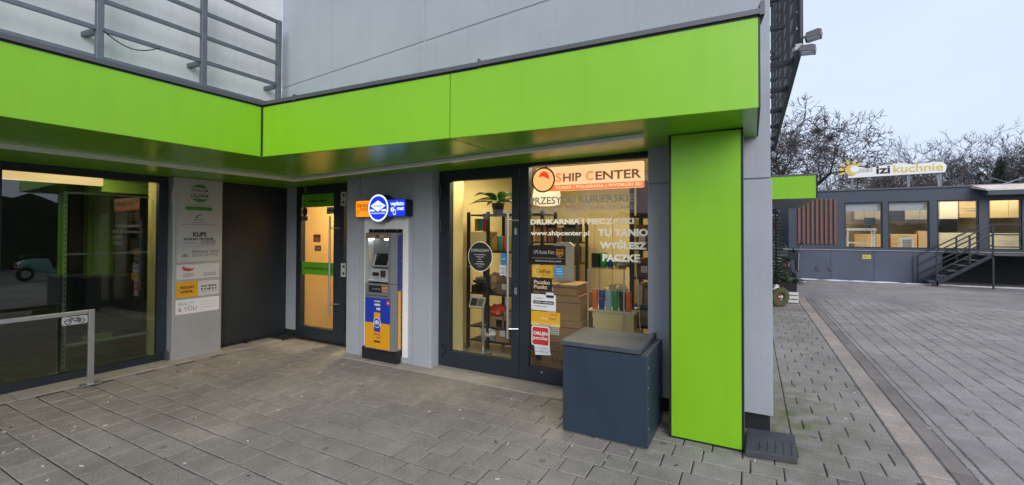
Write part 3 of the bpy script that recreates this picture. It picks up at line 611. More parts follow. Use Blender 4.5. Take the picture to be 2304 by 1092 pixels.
for ta, tb in ((65, 215), (858, 1005)):
    rc = dbox(DY, z4, 552, ta, tb, 606, ta-5, tb+4); m = MB().rect(DF, rc[0], rc[1], rc[2], rc[3], .034, GREY1)
    for u_, v_ in ((.6, .75), (.55, .25)): m.flat(DF, disc(DF, *[inr(rc, u_, u_, v_, v_)[i] for i in (0, 2)], .025, .02, 10), .035, INK)
    m.build('sticker', ed)
hx = PY(DY-.07, 744, 600).x; h = MB(); h.cyl((hx, DY-.09, .42), (hx, DY-.09, 1.83), .014, STEEL, 12)
for z in (.58, 1.66): h.cyl((hx, DY-.09, z), (hx+.14, DY-.03, z), .008, STEEL, 8)
h.build('pull_handle', ed, smooth=R(40))
MB().box(gx0+.1, gx0+.115, DY-.045, DY-.03, 2.2, 2.28, STEEL).build('closer_arm', ed)
# lobby behind it
rm = MB(); rm.box(-6.6, -6.14, 4.82, 6.6, 0, 2.6, OCHRE); rm.box(-6.6, -3.72, 6.2, 6.6, 0, 2.6, OCHRE); rm.box(-4.72, -3.72, 4.82, 6.2, 0, 2.6, OCHRE); rm.build('interior_wall', B)
MB().box(-6.5, -4.6, 4.5, 6.3, -.03, .015, mat('brown_floor', (.10, .06, .035), .4)).build('interior_floor', B); MB().box(-6.6, -3.72, 4.5, 6.6, 2.5, 2.6, WHITE).build('interior_ceiling', B)
o = thing('ceiling_lamp', (-5.4, 5.4, 2.49), 'flat ceiling lamp in the lobby behind the left glass door', 'lamp')
MB().lathe((-5.4, 5.4, 2.44), [(.05, 0), (.17, .01), (.18, .055)], emis('lamp_white', (1, .78, .5), 6), 18).build('diffuser', o)
area('lamp_light', (-5.4, 5.4, 2.42), .5, 34, (1, .78, .46), o)

# ================================================================== SHOP DOOR AND WINDOW (plane y = 4.33)
SY = 4.33; SFm = FACADE(SY)
xa, xb, xc, xd = -3.318, -2.325, -2.118, -.832; gl0 = -3.162; gzb, gzt = .205, 2.212; wzb, wzt = .174, 2.32
m = MB()
m.box(xa, gl0, SY-.03, SY+.05, .022, 2.37, ANTH); m.box(xb, -2.232, SY-.032, SY+.05, .022, 2.37, ANTH); m.box(-2.226, xc, SY-.03, SY+.05, .022, 2.37, ANTH)
m.box(gl0, xb, SY-.029, SY+.05, .022, gzb, ANTH); m.box(gl0, xb, SY-.029, SY+.05, gzt, 2.37, ANTH)
m.box(xc, xd-.018, SY-.028, SY+.05, .022, wzb, ANTH); m.box(xc, xd-.018, SY-.028, SY+.05, wzt, 2.37, ANTH); m.box(xd-.018, xd, SY-.03, SY+.05, .022, 2.37, ANTH)
sd = m.build('shop_door', B, bevel=.004, label='dark framed double glass shop door covered in stickers')
MB().box(gl0-.01, xb+.01, SY-.004, SY+.004, gzb-.01, gzt+.01, GLASS).build('glass_pane', sd); MB().box(xc-.01, xd-.01, SY-.004, SY+.004, wzb-.01, wzt+.01, GLASS).build('glass_pane', sd)
hx = PY(SY-.08, 1143.5, 600).x; h = MB(); h.cyl((hx, SY-.09, PY(SY-.09, 1143, 762).z), (hx, SY-.09, PY(SY-.09, 1143, 476).z), .015, STEEL, 12)
for py in (496, 741): z = PY(SY-.09, 1143, py).z; h.cyl((hx, SY-.09, z), (hx+.10, SY-.03, z), .008, STEEL, 8)
h.build('pull_handle', sd, smooth=R(40))
for py in (521, 655):
    q = PY(SY-.03, 1161, py); MB().prism(SFm, rrect(q.x-.014, q.x+.014, q.z-.038, q.z+.038, .013), .0325, .040, STEEL).prism(SFm, disc(SFm, q.x, q.z+.012, .006, .006, 10), .040, .0405, INK).build('lock_plate', sd)
for py in (432, 510, 789):
    q = PY(SY-.04, 993.5, py); mm = MB().cyl((q.x-.005, SY-.05, q.z-.085), (q.x-.005, SY-.05, q.z+.085), .013, ANTH, 10); mm.box(q.x-.005, q.x+.06, SY-.052, SY-.031, q.z-.03, q.z+.03, ANTH); mm.build('hinge', sd, smooth=R(40))
o = PY(SY-.03, 1219, 838); MB().prism(SFm, disc(SFm, o.x, o.z, .012, .012, 12), .029, .034, STEEL).build('key_cap', sd)
MB().box(-3.3195, -3.311, 4.42, 4.801, .019, 2.60, CREAM).build('interior_wall', B)
# stickers: outside face of the glass
z5 = lambda x, y: (980+x/2.06, 330+y/2.06); z6 = lambda x, y: (1160+x/3.5235, 330+y/3.5235); z7 = lambda x, y: (1160+x/2.6, 600+y/2.6); r7 = lambda x, y: (1160+x/5.46, 280+y/5.46)
def sbox(q, l, tl, bl, r, tr, br): return dbox(SY, q, l, tl, bl, r, tr, br)
def stk(m, **kw): return m.build('sticker', sd, **kw)
c0, c1, c2, c3 = .006, .0075, .009, .0105
# round welcome sticker
a, b = PY(SY, 1081, 577.6).x, PY(SY, 1081, 577.6).z
m = MB(); SMOKE = mat('dark_vinyl', (.035, .033, .028), .5); m.flat(SFm, disc(SFm, a, b, .165, .172, 40), c0, WHITEV); m.flat(SFm, disc(SFm, a, b, .158, .165, 40), c1, SMOKE)
m.text(SFm, 'ZAPRASZAMY', a-.125, a+.125, b+.055, b+.088, c2, WHITEV, .015)
for k, (w_, h_) in enumerate(((.11, .014), (.07, .012), (.035, .01), (.06, .012), (.09, .012), (.05, .01))): m.scrib(SFm, a-w_*.7, a+w_*.7, b+.03-.027*k-h_, b+.03-.027*k, c2, GHOST)
stk(m, label='round dark welcome sticker with white rim')
rc = sbox(z5, 303, 494, 550, 333, 492, 548); m = MB().flat(SFm, rrect(*rc, .02), c0, mat('sky_blue', (.05, .30, .58), .5)); m.scrib(SFm, *inr(rc, .2, .8, .45, .55), c1, WHITEV); stk(m, label='small blue sticker')
rc = sbox(z5, 298, 550, 597, 328, 550, 597); m = MB().rect(SFm, *rc, c0, WHITE)
for v in (.62, .38, .14): m.scrib(SFm, *inr(rc, .15, .85, v, v+.16), c1, BLUEP)
stk(m, label='small white notice')
# lit name panel
SGN = emis('lit_sign', (1., .58, .28), .85); SGO = emis('lit_sign_orange', (1., .17, .025), .85); SGB = mat('sign_brown', (.10, .035, .012), .5, emit=(.16, .06, .02), es=.8); SGT = emis('lit_letters_orange', (.86, .25, .05), .75); SGW = emis('lit_letters_pale', (1., .62, .34), 1.)
rc = sbox(r7, 250, 550, 845, 1582, 434, 762); H_ = rc[3]-rc[2]; Wd = rc[1]-rc[0]
m = MB(); m.flat(SFm, rrect(*rc, .02), -.006, SGN); m.rect(SFm, rc[0]+Wd*.13, rc[1], rc[2]+.004, rc[2]+H_*.245, -.0045, SGO)
m.flat(SFm, ((rc[1], rc[2]+.004), (rc[1]+.055, rc[2]+.004), (rc[1]+.03, rc[2]+H_*.125), (rc[1]+.055, rc[2]+H_*.245), (rc[1], rc[2]+H_*.245)), -.0045, mat('ribbon_dark', (.26, .07, .04), .5))
def sgl(t_, u0_, u1_, mt, bo=.025, v0=.37, v1=.74): m.text(SFm, t_, rc[0]+Wd*u0_, rc[0]+Wd*u1_, rc[2]+H_*v0, rc[2]+H_*v1, -.003, mt, bo)
sgl('S', .198, .258, SGT); sgl('HIP', .272, .448, SGB, v1=.71); sgl('C', .490, .560, SGT); sgl('ENTER', .578, .975, SGB, v1=.71)
m.text(SFm, 'KURIER | POLIGRAFIA | WYDRUKI 3D', rc[0]+Wd*.205, rc[1]-Wd*.02, rc[2]+H_*.05, rc[2]+H_*.20, -.003, SGW, .012)
ra = H_*.53; ca, cb = rc[0]+Wd*.075, rc[2]+H_*.50
m.flat(SFm, disc(SFm, ca, cb, ra, ra, 36), -.0035, mat('ring_brown', (.30, .10, .03), .5)); m.flat(SFm, disc(SFm, ca, cb, ra*.87, ra*.87, 36), -.002, emis('lit_disc', (1, .46, .17), .85))
m.flat(SFm, [(ca+ra*x_, cb+ra*y_) for x_, y_ in ((-.38, .22), (-.30, .48), (-.05, .66), (.28, .60), (.46, .38), (.50, .12), (.62, .02), (.35, .08), (0, .26))], -.0008, emis('lit_red', (.9, .06, .02), .7))
stk(m, label='lit orange name panel with brown lettering')
def let(t_, q, l, tl, bl, r, tr, br, mt=WHITEV, bo=.0, c=c0):
    rc = sbox(q, l, tl, bl, r, tr, br); m = MB().text(SFm, t_, *rc, c, mt, bo); m.build('lettering', sd, kind='stuff')
let('PRZESYŁKI KURIERSKIE', z6, 120, 408, 466, 942, 370, 432, GHOST, .02); let('KRAJOWE | MIĘDZYNARODOWE', z6, 120, 475, 530, 940, 455, 505, GHOST)
let('DRUKARNIA | PIECZĄTKI', z6, 120, 582, 635, 940, 556, 625, WHITEV, .05); let('www.shipcenter.pl', z6, 122, 672, 720, 585, 662, 712, WHITEV, .025)
let('TU TANIO', z6, 655, 655, 715, 1052, 648, 710, WHITEV, .055); let('WYŚLESZ', z6, 668, 742, 816, 1042, 736, 812, WHITEV, .055); let('PACZKĘ', z6, 690, 853, 930, 995, 848, 930, WHITEV, .055)
UB = mat('brown_black', (.016, .009, .006), .45); GOLD = mat('gold_print', (.50, .22, .03), .5); YEL = mat('yellow_print', (.78, .42, .02), .5); ORAN = mat('orange_print', (.80, .28, .03), .5)
rc = sbox(z6, 110, 782, 938, 398, 790, 934); m = MB().rect(SFm, *rc, c0, UB); m.text(SFm, 'UPS Access Point', *inr(rc, .13, .70, .56, .76), c1, WHITEV)
sh_ = [(0, .95), (.45, .88), (.9, .95), (.95, .4), (.75, .18), (.45, 0), (.15, .18), (-.05, .4)]; x_, X_, y_, Y_ = inr(rc, .755, .955, .38, .86)
m.flat(SFm, [(x_+(X_-x_)*a, y_+(Y_-y_)*b) for a, b in reversed(sh_)], c1, ORAN); m.flat(SFm, [(x_+(X_-x_)*(.08+.84*a), y_+(Y_-y_)*(.07+.86*b)) for a, b in reversed(sh_)], c2, mat('shield_brown', (.10, .035, .012), .5)); m.text(SFm, 'ups', x_+(X_-x_)*.12, X_-(X_-x_)*.2, y_+(Y_-y_)*.22, y_+(Y_-y_)*.68, c3, ORAN, .03)
m.rect(SFm, *inr(rc, .08, .94, .33, .345), c1, GHOST); m.text(SFm, 'Mobile barcode shipping enabled', *inr(rc, .18, .88, .12, .24), c1, WHITEV, .01); stk(m, label='dark brown parcel point sticker')
rc = sbox(z6, 131, 940, 1037, 300, 938, 1040); m = MB().rect(SFm, *rc, c0, YEL); m.text(SFm, 'InPost', *inr(rc, .38, .90, .36, .66), c1, INK, .015); m.scrib(SFm, *inr(rc, .42, .88, .2, .26), c1, INKG)
for t_ in range(100, 270, 24): a_, b_ = inr(rc, .36, .36, .5, .5)[0], inr(rc, .3, .3, .5, .5)[2]; m.flat(SFm, [(a_+r_*math.cos(R(t_+d_)), b_+r_*math.sin(R(t_+d_))) for r_, d_ in ((.045, -5), (.075, -2), (.075, 2), (.045, 5))], c1, WHITEV)
stk(m, label='yellow parcel locker sticker')
o = PY(SY, 1259, 611); m = MB().flat(SFm, disc(SFm, o.x, o.z, .058, .06, 30), c0, mat('sky_blue', (.05, .30, .58), .5)); [m.scrib(SFm, o.x-.035, o.x+.035, o.z+v, o.z+v+.01, c1, WHITEV) for v in (.02, -.005, -.03)]; stk(m, label='round blue sticker')
rc = sbox(z7, 98, 65, 140, 215, 68, 146); m = MB().rect(SFm, *rc, c0, INK); m.text(SFm, 'Paczko', *inr(rc, .1, .90, .52, .82), c1, mat('cream_print', (.75, .55, .35), .5), .03); m.text(SFm, 'Punkt', *inr(rc, .1, .76, .16, .46), c1, mat('cream_print', (.75, .55, .35), .5), .03); stk(m, label='black parcel point sticker')
rc = sbox(z7, 93, 160, 252, 237, 166, 262); m = MB().rect(SFm, *rc, c0, WHITE); m.text(SFm, 'Tu szybko', *inr(rc, .13, .5, .68, .82), c1, INKG); m.rect(SFm, *inr(rc, .09, .92, .40, .60), c1, INK); m.text(SFm, 'wyślesz i odbierzesz', *inr(rc, .12, .88, .43, .57), c2, WHITE, .02); m.text(SFm, 'swoją paczkę', *inr(rc, .13, .62, .18, .33), c1, INKG)
rr = inr(rc, .62, .92, .82, 1.14); m.rect(SFm, *rr, c2, INK); m.rect(SFm, *inr(rr, 0, 1, .5, 1), c3, WHITE); stk(m, label='white parcel sticker with black band')
rc = sbox(z7, 93, 258, 341, 262, 270, 355); m = MB().rect(SFm, *rc, c0, YEL); m.rect(SFm, *inr(rc, 0, 1, 0, .2), c1, mat('light_yellow', (.80, .55, .22), .5)); m.text(SFm, 'DHL', *inr(rc, .68, .92, .80, .90), c1, mat('dhl_red', (.60, .02, .02), .5), .03); m.text(SFm, 'SERVICE', *inr(rc, .34, .60, .46, .60), c1, WHITEV, .01); m.text(SFm, 'POINT', *inr(rc, .62, .90, .46, .60), c1, INKG, .02); m.scrib(SFm, *inr(rc, .3, .7, .07, .13), c2, INKG); stk(m, label='yellow service point sticker')
rc = sbox(z7, 95, 344, 462, 201, 352, 466); a0, a1, b0, b1 = rc; m = MB(); m.flat(SFm, [(a0+.03, b0+.02), (a0+.045, b0-.10), (a1+.012, b0-.085), (a1+.005, b0-.04), (a1, b0+.03)], c0, WHITE)
m.flat(SFm, rrect(a0, a1, b0, b1, .022), c1, WHITE); m.flat(SFm, rrect(a0+.013, a1-.013, b0+.013, b1-.013, .016), c2, mat('sticker_red', (.62, .03, .035), .5)); m.text(SFm, 'ORLEN', a0+.024, a1-.024, b0+.115, b0+.152, c3, WHITE, .045); m.text(SFm, 'paczka', a0+.024, a1-.024, b0+.055, b0+.105, c3, WHITE, .02)
m.text(SFm, 'Tu nadajesz,', a0+.04, a1-.02, b0-.035, b0-.015, c1, BLUEP); m.text(SFm, 'tu odbierasz', a0+.045, a1-.01, b0-.065, b0-.045, c1, BLUEP); stk(m, label='red and white parcel sticker')

# ================================================================== SHOP INTERIOR
rm = MB(); rm.box(-3.72, -3.65, 4.42, 7.6, 0, 2.7, CREAM); rm.box(-3.65, .0, 7.5, 7.6, 0, 2.7, CREAM); rm.box(-.08, .0, 4.61, 7.5, 0, 2.7, CREAM); rm.box(-3.65, -3.33, 4.42, 4.5, 0, 2.7, CREAM)
rm.build('interior_wall', B)
MB().box(-3.65, -.0, 4.39, 7.5, -.03, .018, FLOORT).build('interior_floor', B); MB().box(-3.72, .0, 4.39, 7.6, 2.62, 2.7, WHITE).build('interior_ceiling', B)
MB().box(-3.12, -2.2, 4.5, 4.78, .019, .03, mat('black_mat', (.02, .02, .02), .9)).build('door_mat', B)
LAMPM = emis('globe_warm', (1., .74, .42), .80)
o = thing('pendant_lamp', (-2.66, 6, 2.6), 'glowing drum pendant lamp seen through the sticker covered shop window', 'lamp')
MB().lathe((-2.66, 6.0, 2.0), [(.10, 0), (.19, .02), (.21, .13), (.19, .25), (.05, .26)], LAMPM, 24).build('shade', o, smooth=R(50)); MB().cyl((-2.66, 6, 2.26), (-2.66, 6, 2.62), .006, INK, 6).build('cord', o)
o = thing('ceiling_lamp', (-1.9, 5.6, 2.61), 'long flat ceiling lamp inside the parcel shop', 'lamp')
MB().box(-2.6, -1.2, 5.5, 5.7, 2.575, 2.6, emis('lamp_warm', (1, .82, .55), 3)).build('diffuser', o); MB().box(-2.62, -1.18, 5.48, 5.72, 2.6005, 2.618, WHITE).build('housing', o)
area('lamp_light', (-2.2, 5.5, 2.56), 1.4, 46, (1, .84, .55), o, .4)
o = thing('spot_lamp', (-3.0, 4.7, 2.6), 'small ceiling lamp just inside the shop door', 'lamp')
MB().lathe((-3.0, 4.72, 2.56), [(.06, 0), (.09, .02), (.09, .055)], emis('lamp_warm', (1, .82, .55), 3), 14).build('diffuser', o); area('lamp_light', (-3.0, 4.72, 2.54), .25, 7, (1, .82, .52), o)
def cbox(name, x0, x1, y0, y1, z0, z1, label, mt=CARD, tape=True, cat='box', group=None, print_=None):
    t = thing(name, ((x0+x1)/2, (y0+y1)/2, z0), label, cat, group); MB().box(x0, x1, y0, y1, z0, z1, mt).build('carton', t, bevel=.004)
    if tape:
        zt = z1-.30*(z1-z0); MB().box(x0-.001, x1+.001, y0-.0015, y0, zt, zt+.008, TAPE).build('flap_edge', t)
        xm = (x0+x1)/2; MB().box(xm-.02, xm+.02, y0-.001, y1+.001, z1, z1+.0015, TAPE).build('tape', t)
        rl = random.Random(int(x0*1000)+int(z0*977)); lx = x0+(x1-x0)*rl.uniform(.12, .5); lz = z0+(z1-z0)*rl.uniform(.15, .35); F = FACADE(y0); lw, lh = min(.11, .4*(x1-x0)), min(.08, .35*(z1-z0))
        if not print_: m = MB().rect(F, lx, lx+lw, lz, lz+lh, .0025, WHITE); [m.scrib(F, lx+.008, lx+lw*.9, lz+lh*v, lz+lh*(v+.12), .0035, INKG) for v in (.15, .42, .7)]; m.build('shipping_label', t)
    if print_:
        F = FACADE(y0); m = MB().text(F, print_, x0+.45*(x1-x0), x0+.72*(x1-x0), z0+.32*(z1-z0), z0+.52*(z1-z0), .002, INK); m.flat(F, disc(F, x0+.16*(x1-x0), z0+.45*(z1-z0), .035, .04, 12), .002, INK); m.build('print', t)
    return t
# rack behind the left leaf
RY = 5.06; rz = lambda py: PY(RY, 1105, py).z
rk = thing('metal_rack', (-2.85, 5.2, .02), 'black metal rack full of parcels behind the shop door', 'rack')
lv = [rz(768), rz(736), rz(660), rz(568), rz(484)]; lv = [.16, rz(738), rz(662), rz(566), rz(482)]
for x in (-3.40, -3.09, -2.30):
    for y in (RY, RY+.42): MB().box(x-.018, x+.018, y-.018, y+.018, .02, lv[-1]+.03, RACK).build('post', rk)
for z in lv: MB().box(-3.38, -2.32, RY+.02, RY+.40, z-.02, z, RACK).build('shelf', rk)
P = lambda px, py: PY(RY+.05, px, py)
def onr(name, l, r, zi, h, label, mt, dy=.28, tape=True, **k):
    a, b = P(l, 600).x, P(r, 600).x; return cbox(name, a, b, RY+.04, RY+.04+dy, lv[zi]+.001, lv[zi]+h, label, mt, tape, **k)
onr('carton', 1117, 1146, 0, .30, 'large brown carton on the lowest shelf of the black rack', CARD); onr('carton', 1098, 1132, 1, .15, 'brown carton on the second rack shelf under the red bag', CARD, tape=False)
onr('carton', 1134, 1152, 1, .22, 'tall brown carton right of red bag on rack', CARD); onr('carton', 1062, 1090, 2, .10, 'dark crate at the left end of the middle rack shelf', RACK, tape=False, cat='crate')
onr('carton', 1118, 1150, 2, .20, 'brown parcel at the right of the middle rack shelf', CARD2); onr('carton', 1060, 1096, 3, .26, 'pale cabinet box at the upper left of the rack', mat('pale_cream', (.62, .50, .24), .6), tape=False)
def bag(name, c, r, mt, label): return tag(MB().blob(c, *r, mt, 14, 9, .30).build(name, None, smooth=R(25)), label, 'bag')
REDB = mat('red_bag', (.62, .05, .02), .35, bump=.5, bscale=14); WB = mat('white_bag', (.55, .52, .48), .4, bump=.6, bscale=18)
q = P(1113, 690); bag('plastic_bag', (q.x, RY+.12, lv[1]+.22), (.135, .09, .072), REDB, 'crumpled red plastic bag on the rack'); q = P(1098, 762); bag('plastic_bag', (q.x, RY+.1, lv[0]+.11), (.12, .12, .11), WB, 'white plastic bag on the bottom rack shelf')
q = P(1076, 645); bag('parcel_bag', (q.x, RY+.15, lv[2]+.15), (.12, .1, .05), mat('grey_bag', (.10, .10, .10), .3, bump=.6, bscale=16), 'dark shiny parcel bag on the crate on the rack'); q = P(1105, 632); bag('parcel_bag', (q.x, RY+.2, lv[2]+.13), (.10, .1, .13), mat('tan_bag', (.46, .30, .14), .5, bump=.5, bscale=16), 'tan parcel bag on the middle rack shelf')
def can(x, y, z, r, h, mt, label, logo=None, group=None, top=STEEL):
    t = thing('drink_can', (x, y, z), label, 'can', group); MB().lathe((x, y, z), [(r*.82, 0), (r, .012), (r, h*.90), (r*.80, h*.97)], mt, 16).build('body', t, smooth=R(40)); MB().lathe((x, y, z), [(r*.79, h*.972), (r*.80, h), (r*.6, h)], top, 16).build('lid', t)
    if logo:
        m = MB()
        for k, (c_, a0_, a1_) in enumerate(((REDL, .15, .5), (WHITE, -.12, .15), (mat('cola_blue', (.02, .06, .30), .4), -.5, -.12))):
            rl = r*.62; pts = []
            for j in range(9): u_ = -1+2*j/8; pts.append((u_, a0_*2))
            s_ = lambda v: math.sqrt(max(0, 1-v*v)); v0, v1 = a0_*2, a1_*2
            poly = [(-s_(v0), v0), (s_(v0), v0), (s_((v0+v1)/2), (v0+v1)/2), (s_(v1), v1), (-s_(v1), v1), (-s_((v0+v1)/2), (v0+v1)/2)]
            m.poly([(x+rl*a*.8, y-math.sqrt(max(0, r*r*1.02-(rl*a*.8)**2))-.002, z+h*.55+rl*b) for a, b in poly], c_)
        m.build('logo', t)
    return t
cols = [('orange', (.70, .16, .03)), ('green', (.03, .26, .06)), ('teal', (.04, .30, .32)), ('red', (.55, .04, .03)), ('amber', (.65, .36, .04)), ('yellow', (.70, .55, .06)), ('lime', (.30, .45, .05))]
for i in range(14):
    n_, c_ = cols[i % 7]; px = 1064+6.3*i
    if i in (4, 5): continue
    q = P(px, 540); can(q.x, RY+.15, lv[3]+.001+(.27 if i < 5 else 0), .032, .20 if i > 6 else .17, mat('can_'+n_, c_, .35), '%s drink can in the %s half of the upper rack row' % (n_, 'left' if i < 7 else 'right'), group='cans on the upper rack shelf')
# plant on top
LEAF = mat('leaf_green', (.055, .14, .030), .4, var=.15, scale=8); q = P(1112, 490); px_, pz_ = q.x, lv[4]
pt = thing('potted_plant', (px_, RY+.15, pz_), 'leafy green plant in a black pot on top of the rack', 'plant')
MB().lathe((px_, RY+.15, pz_+.001), [(.065, 0), (.085, .13), (.092, .15), (.08, .15)], RACK, 16).build('pot', pt, smooth=R(40))
rnd = random.Random(9)
for k in range(17):
    a = 2*math.pi*k/17+rnd.uniform(-.2, .2); L_ = rnd.uniform(.34, .52); w_ = rnd.uniform(.045, .07); m = MB(); pr = None; hgt = rnd.uniform(.25, .75)
    d = Vector((math.cos(a), math.sin(a), 0)); sd_ = Vector((-d.y, d.x, 0)); rows = []
    for j in range(8):
        t_ = j/7; wid = w_*math.sin(math.pi*min(1, .06+t_*.94)**1.1)*(1 if t_ > .25 else .25+.5*t_); p = Vector((px_, RY+.15, pz_+.14)) + d*L_*t_**1.1 + Vector((0, 0, hgt*L_*1.6*(t_-.75*t_*t_*(1.7-hgt))))
        rows.append((p-sd_*wid, p-Vector((0, 0, wid*.25)), p+sd_*wid))
    for r_, s_ in zip(rows, rows[1:]): m.poly([r_[0], r_[1], s_[1], s_[0]], LEAF); m.poly([r_[1], r_[2], s_[2], s_[1]], LEAF)
    m.build('leaf', pt, smooth=True)
# scale
sx_, sy_ = PZ(.02, 1068, 787).x, PZ(.02, 1068, 787).y; sx_, sy_ = -3.12, 4.86
sc = thing('platform_scale', (sx_, sy_, .02), 'floor scale with a tilted keypad display on a steel pole', 'scale')
MB().box(sx_-.20, sx_+.12, sy_-.2, sy_+.15, .03, .08, STEEL).build('platform', sc, bevel=.006); MB().cyl((sx_+.02, sy_+.1, .08), (sx_+.02, sy_+.1, .66), .016, STEEL, 10).build('pole', sc, smooth=R(40))
F = Frame((sx_-.03, sy_+.03, .70), (1, .0, 0), (0, .45, .9)); m = MB(); m.fbox(F, -.11, .11, -.075, .075, -.03, .0, mat('scale_grey', (.38, .37, .35), .5)); m.fbox(F, -.095, .0, -.05, .05, .0005, .003, RACK); m.fbox(F, .01, .095, -.05, .05, .0005, .003, mat('keypad', (.12, .08, .07), .5)); m.build('display', sc, bevel=.003)
for q_ in ((-.19, -.19), (.11, -.19), (-.19, .14), (.11, .14)): MB().cyl((sx_+q_[0], sy_+q_[1], .019), (sx_+q_[0], sy_+q_[1], .03), .02, RACK, 8).build('foot', sc)
# carton stack behind the window
CYs = 4.66; Q = lambda px, py: PY(CYs, px, py)
def stackbox(l, t, b, r, label, mt, dy, off=0, **k): a, c_ = Q(l, t), Q(r, b); return cbox('carton', a.x, c_.x, CYs+off, CYs+off+dy, c_.z, a.z, label, mt, **k)
za = Q(1250, 850).z
zl = [.02, Q(1250, 772).z, Q(1250, 722).z, Q(1250, 664).z, Q(1250, 640).z]
def sb(i, l, r, label, off=0, mt=CARD, **k): return cbox('carton', Q(l, 700).x, Q(r, 700).x, CYs+off, CYs+off+.42, zl[i]+.002, zl[i+1], label, mt, **k)
sb(0, 1197, 1302, 'printed brown carton at the bottom of the stack behind the stickers', 0, CARD2, print_='InPost'); sb(1, 1207, 1306, 'brown carton second from the bottom of the window stack', .02); sb(2, 1215, 1303, 'brown carton third from the bottom of the window stack', .03); sb(3, 1212, 1297, 'flat brown carton on top of the window stack', .01)
# second rack (back), display case, right rack
rk = thing('metal_rack', (-2.3, 6.3, .02), 'dark rack at the back of shop behind the web address lettering', 'rack')
Q6 = lambda px, py: PY(6.2, px, py); xa_, xb_ = Q6(1196, 600).x, Q6(1300, 600).x
for x in (xa_, xb_):
    for y in (6.2, 6.6): MB().box(x-.02, x+.02, y-.02, y+.02, .02, Q6(1250, 500).z, RACK).build('post', rk)
for py in (504, 545, 592, 640): z = Q6(1250, py).z; MB().box(xa_, xb_, 6.2, 6.62, z-.02, z, RACK).build('shelf', rk)
for l, r, b, h, mt, lab in ((1200, 1226, 545, .28, CARD2, 'dark brown box on the back rack, upper left'), (1230, 1262, 545, .22, mat('maroon_box', (.10, .03, .02), .6), 'maroon box on the back rack, upper middle'), (1266, 1292, 545, .26, RACK, 'black box on the back rack, upper right'), (1202, 1240, 592, .26, RACK, 'black box on the back rack, middle left'), (1244, 1290, 592, .24, mat('maroon_box', (.10, .03, .02), .6), 'maroon box on the back rack, middle right')):
    a, c_ = Q6(l, b).x, Q6(r, b).x; z = Q6(1250, b).z; cbox('storage_box', a, c_, 6.24, 6.55, z+.001, z+h, lab, mt, tape=False)
rp = PY(5.0, 1270, 640); wr = thing('reflection_panel', (rp.x, 5.05, .02), 'white rounded board standing in for a pale reflection behind the carton stack', 'board')  # added board in place of a whitish reflection on the window glass
F = FACADE(5.06); a, b = PY(5.06, 1248, 640).x, PY(5.06, 1292, 640).x; MB().prism(F, rrect(a, b, .5, PY(5.06, 1270, 545).z, .07), 0, .04, mat('reflection_white', (.46, .46, .43), .4)).build('board', wr); MB().box(a+.03, b-.03, 5.0, 5.1, .02, .5, mat('reflection_white', (.46, .46, .43), .4)).build('stand', wr)
DYc = 4.78; D = lambda px, py: PY(DYc, px, py); xl_, xr_ = D(1323, 700).x, D(1404, 700).x; zs = D(1360, 697).z; zt = D(1360, 606).z
dc = thing('display_case', ((xl_+xr_)/2, DYc+.2, .02), 'glass display case with drink cans on a cream cabinet', 'display case')
MB().box(xl_+.05, xr_+.1, DYc+.02, DYc+.42, .02, zs-.03, mat('pale_cream', (.62, .50, .24), .6)).build('cabinet', dc, bevel=.004)
for x in (xl_, xr_):
    for y in (DYc, DYc+.42): MB().box(x-.007, x+.007, y-.007, y+.007, zs-.4, zt, STEEL).build('post', dc)
MB().box(xl_, xr_+.12, DYc, DYc+.44, zs-.028, zs-.008, mat('shelf_cream', (.60, .52, .32), .5)).build('shelf', dc); MB().box(xl_, xr_, DYc, DYc+.42, zt, zt+.008, GLASS).build('glass_top', dc); MB().box(xl_+.008, xr_-.008, DYc-.002, DYc+.002, zs, zt-.01, glass('case_glass', (.97, .98, .98), .02, .5)).build('glass_front', dc)
cc = [(1335, 'orange drink can', (.75, .17, .04), None), (1350.5, 'blue cola can with a round emblem', (.015, .05, .26), 1), (1366, 'pale blue drink can', (.36, .52, .62), None), (1381.5, 'green drink can', (.03, .30, .07), None), (1397, 'black drink can', (.015, .03, .03), None), (1411, 'orange can right of the display case post', (.70, .14, .03), None)]
for px, lab, c_, lg in cc: q = D(px, 697); can(q.x, DYc+.06, zs-.007, .034, .218, mat('can_'+lab, c_, .3), lab + (' in the display case' if 'post' not in lab else ''), lg)
q = D(1349, 606); can(q.x, DYc+.15, zt+.009, .042, .17, mat('can_green2', (.03, .32, .06), .3), 'large green can on top of the display case'); q = D(1333, 606); t_ = cbox('drink_carton', q.x-.045, q.x+.04, DYc+.1, DYc+.2, zt+.009, zt+.17, 'black drink carton with round emblem on the display case', RACK, False)
q = D(1362, 606); can(q.x, DYc+.2, zt+.009, .036, .13, mat('can_blue2', (.02, .08, .32), .3), 'blue can on top of the display case')
q = D(1378, 606); bag('paper_bag', (q.x+.06, DYc+.2, zt+.06), (.11, .1, .055), mat('grey_paper', (.30, .27, .22), .7, bump=.5, bscale=14), 'crumpled grey paper bundle on the display case')
q = D(1360, 690); bag('parcel_bag', (q.x+.03, DYc+.33, zs+.13), (.15, .05, .12), mat('pale_tan', (.40, .31, .18), .5, bump=.5, bscale=12), 'pale parcel bag behind the cans in the display case')
rk = thing('metal_rack', (-1.0, 5.1, .02), 'black rack with parcels at the right edge of shop window', 'rack')
K = lambda px, py: PY(4.95, px, py); xa_, xb_ = K(1422, 600).x, -.2
for x in (xa_, xb_):
    for y in (4.95, 5.4): MB().box(x-.022, x+.022, y-.022, y+.022, .02, 2.35, RACK).build('post', rk)
zk = [K(1445, p_).z for p_ in (735, 688, 625, 560, 485)]
for z in zk: MB().box(xa_, xb_, 4.95, 5.42, z-.022, z, RACK).build('shelf', rk)
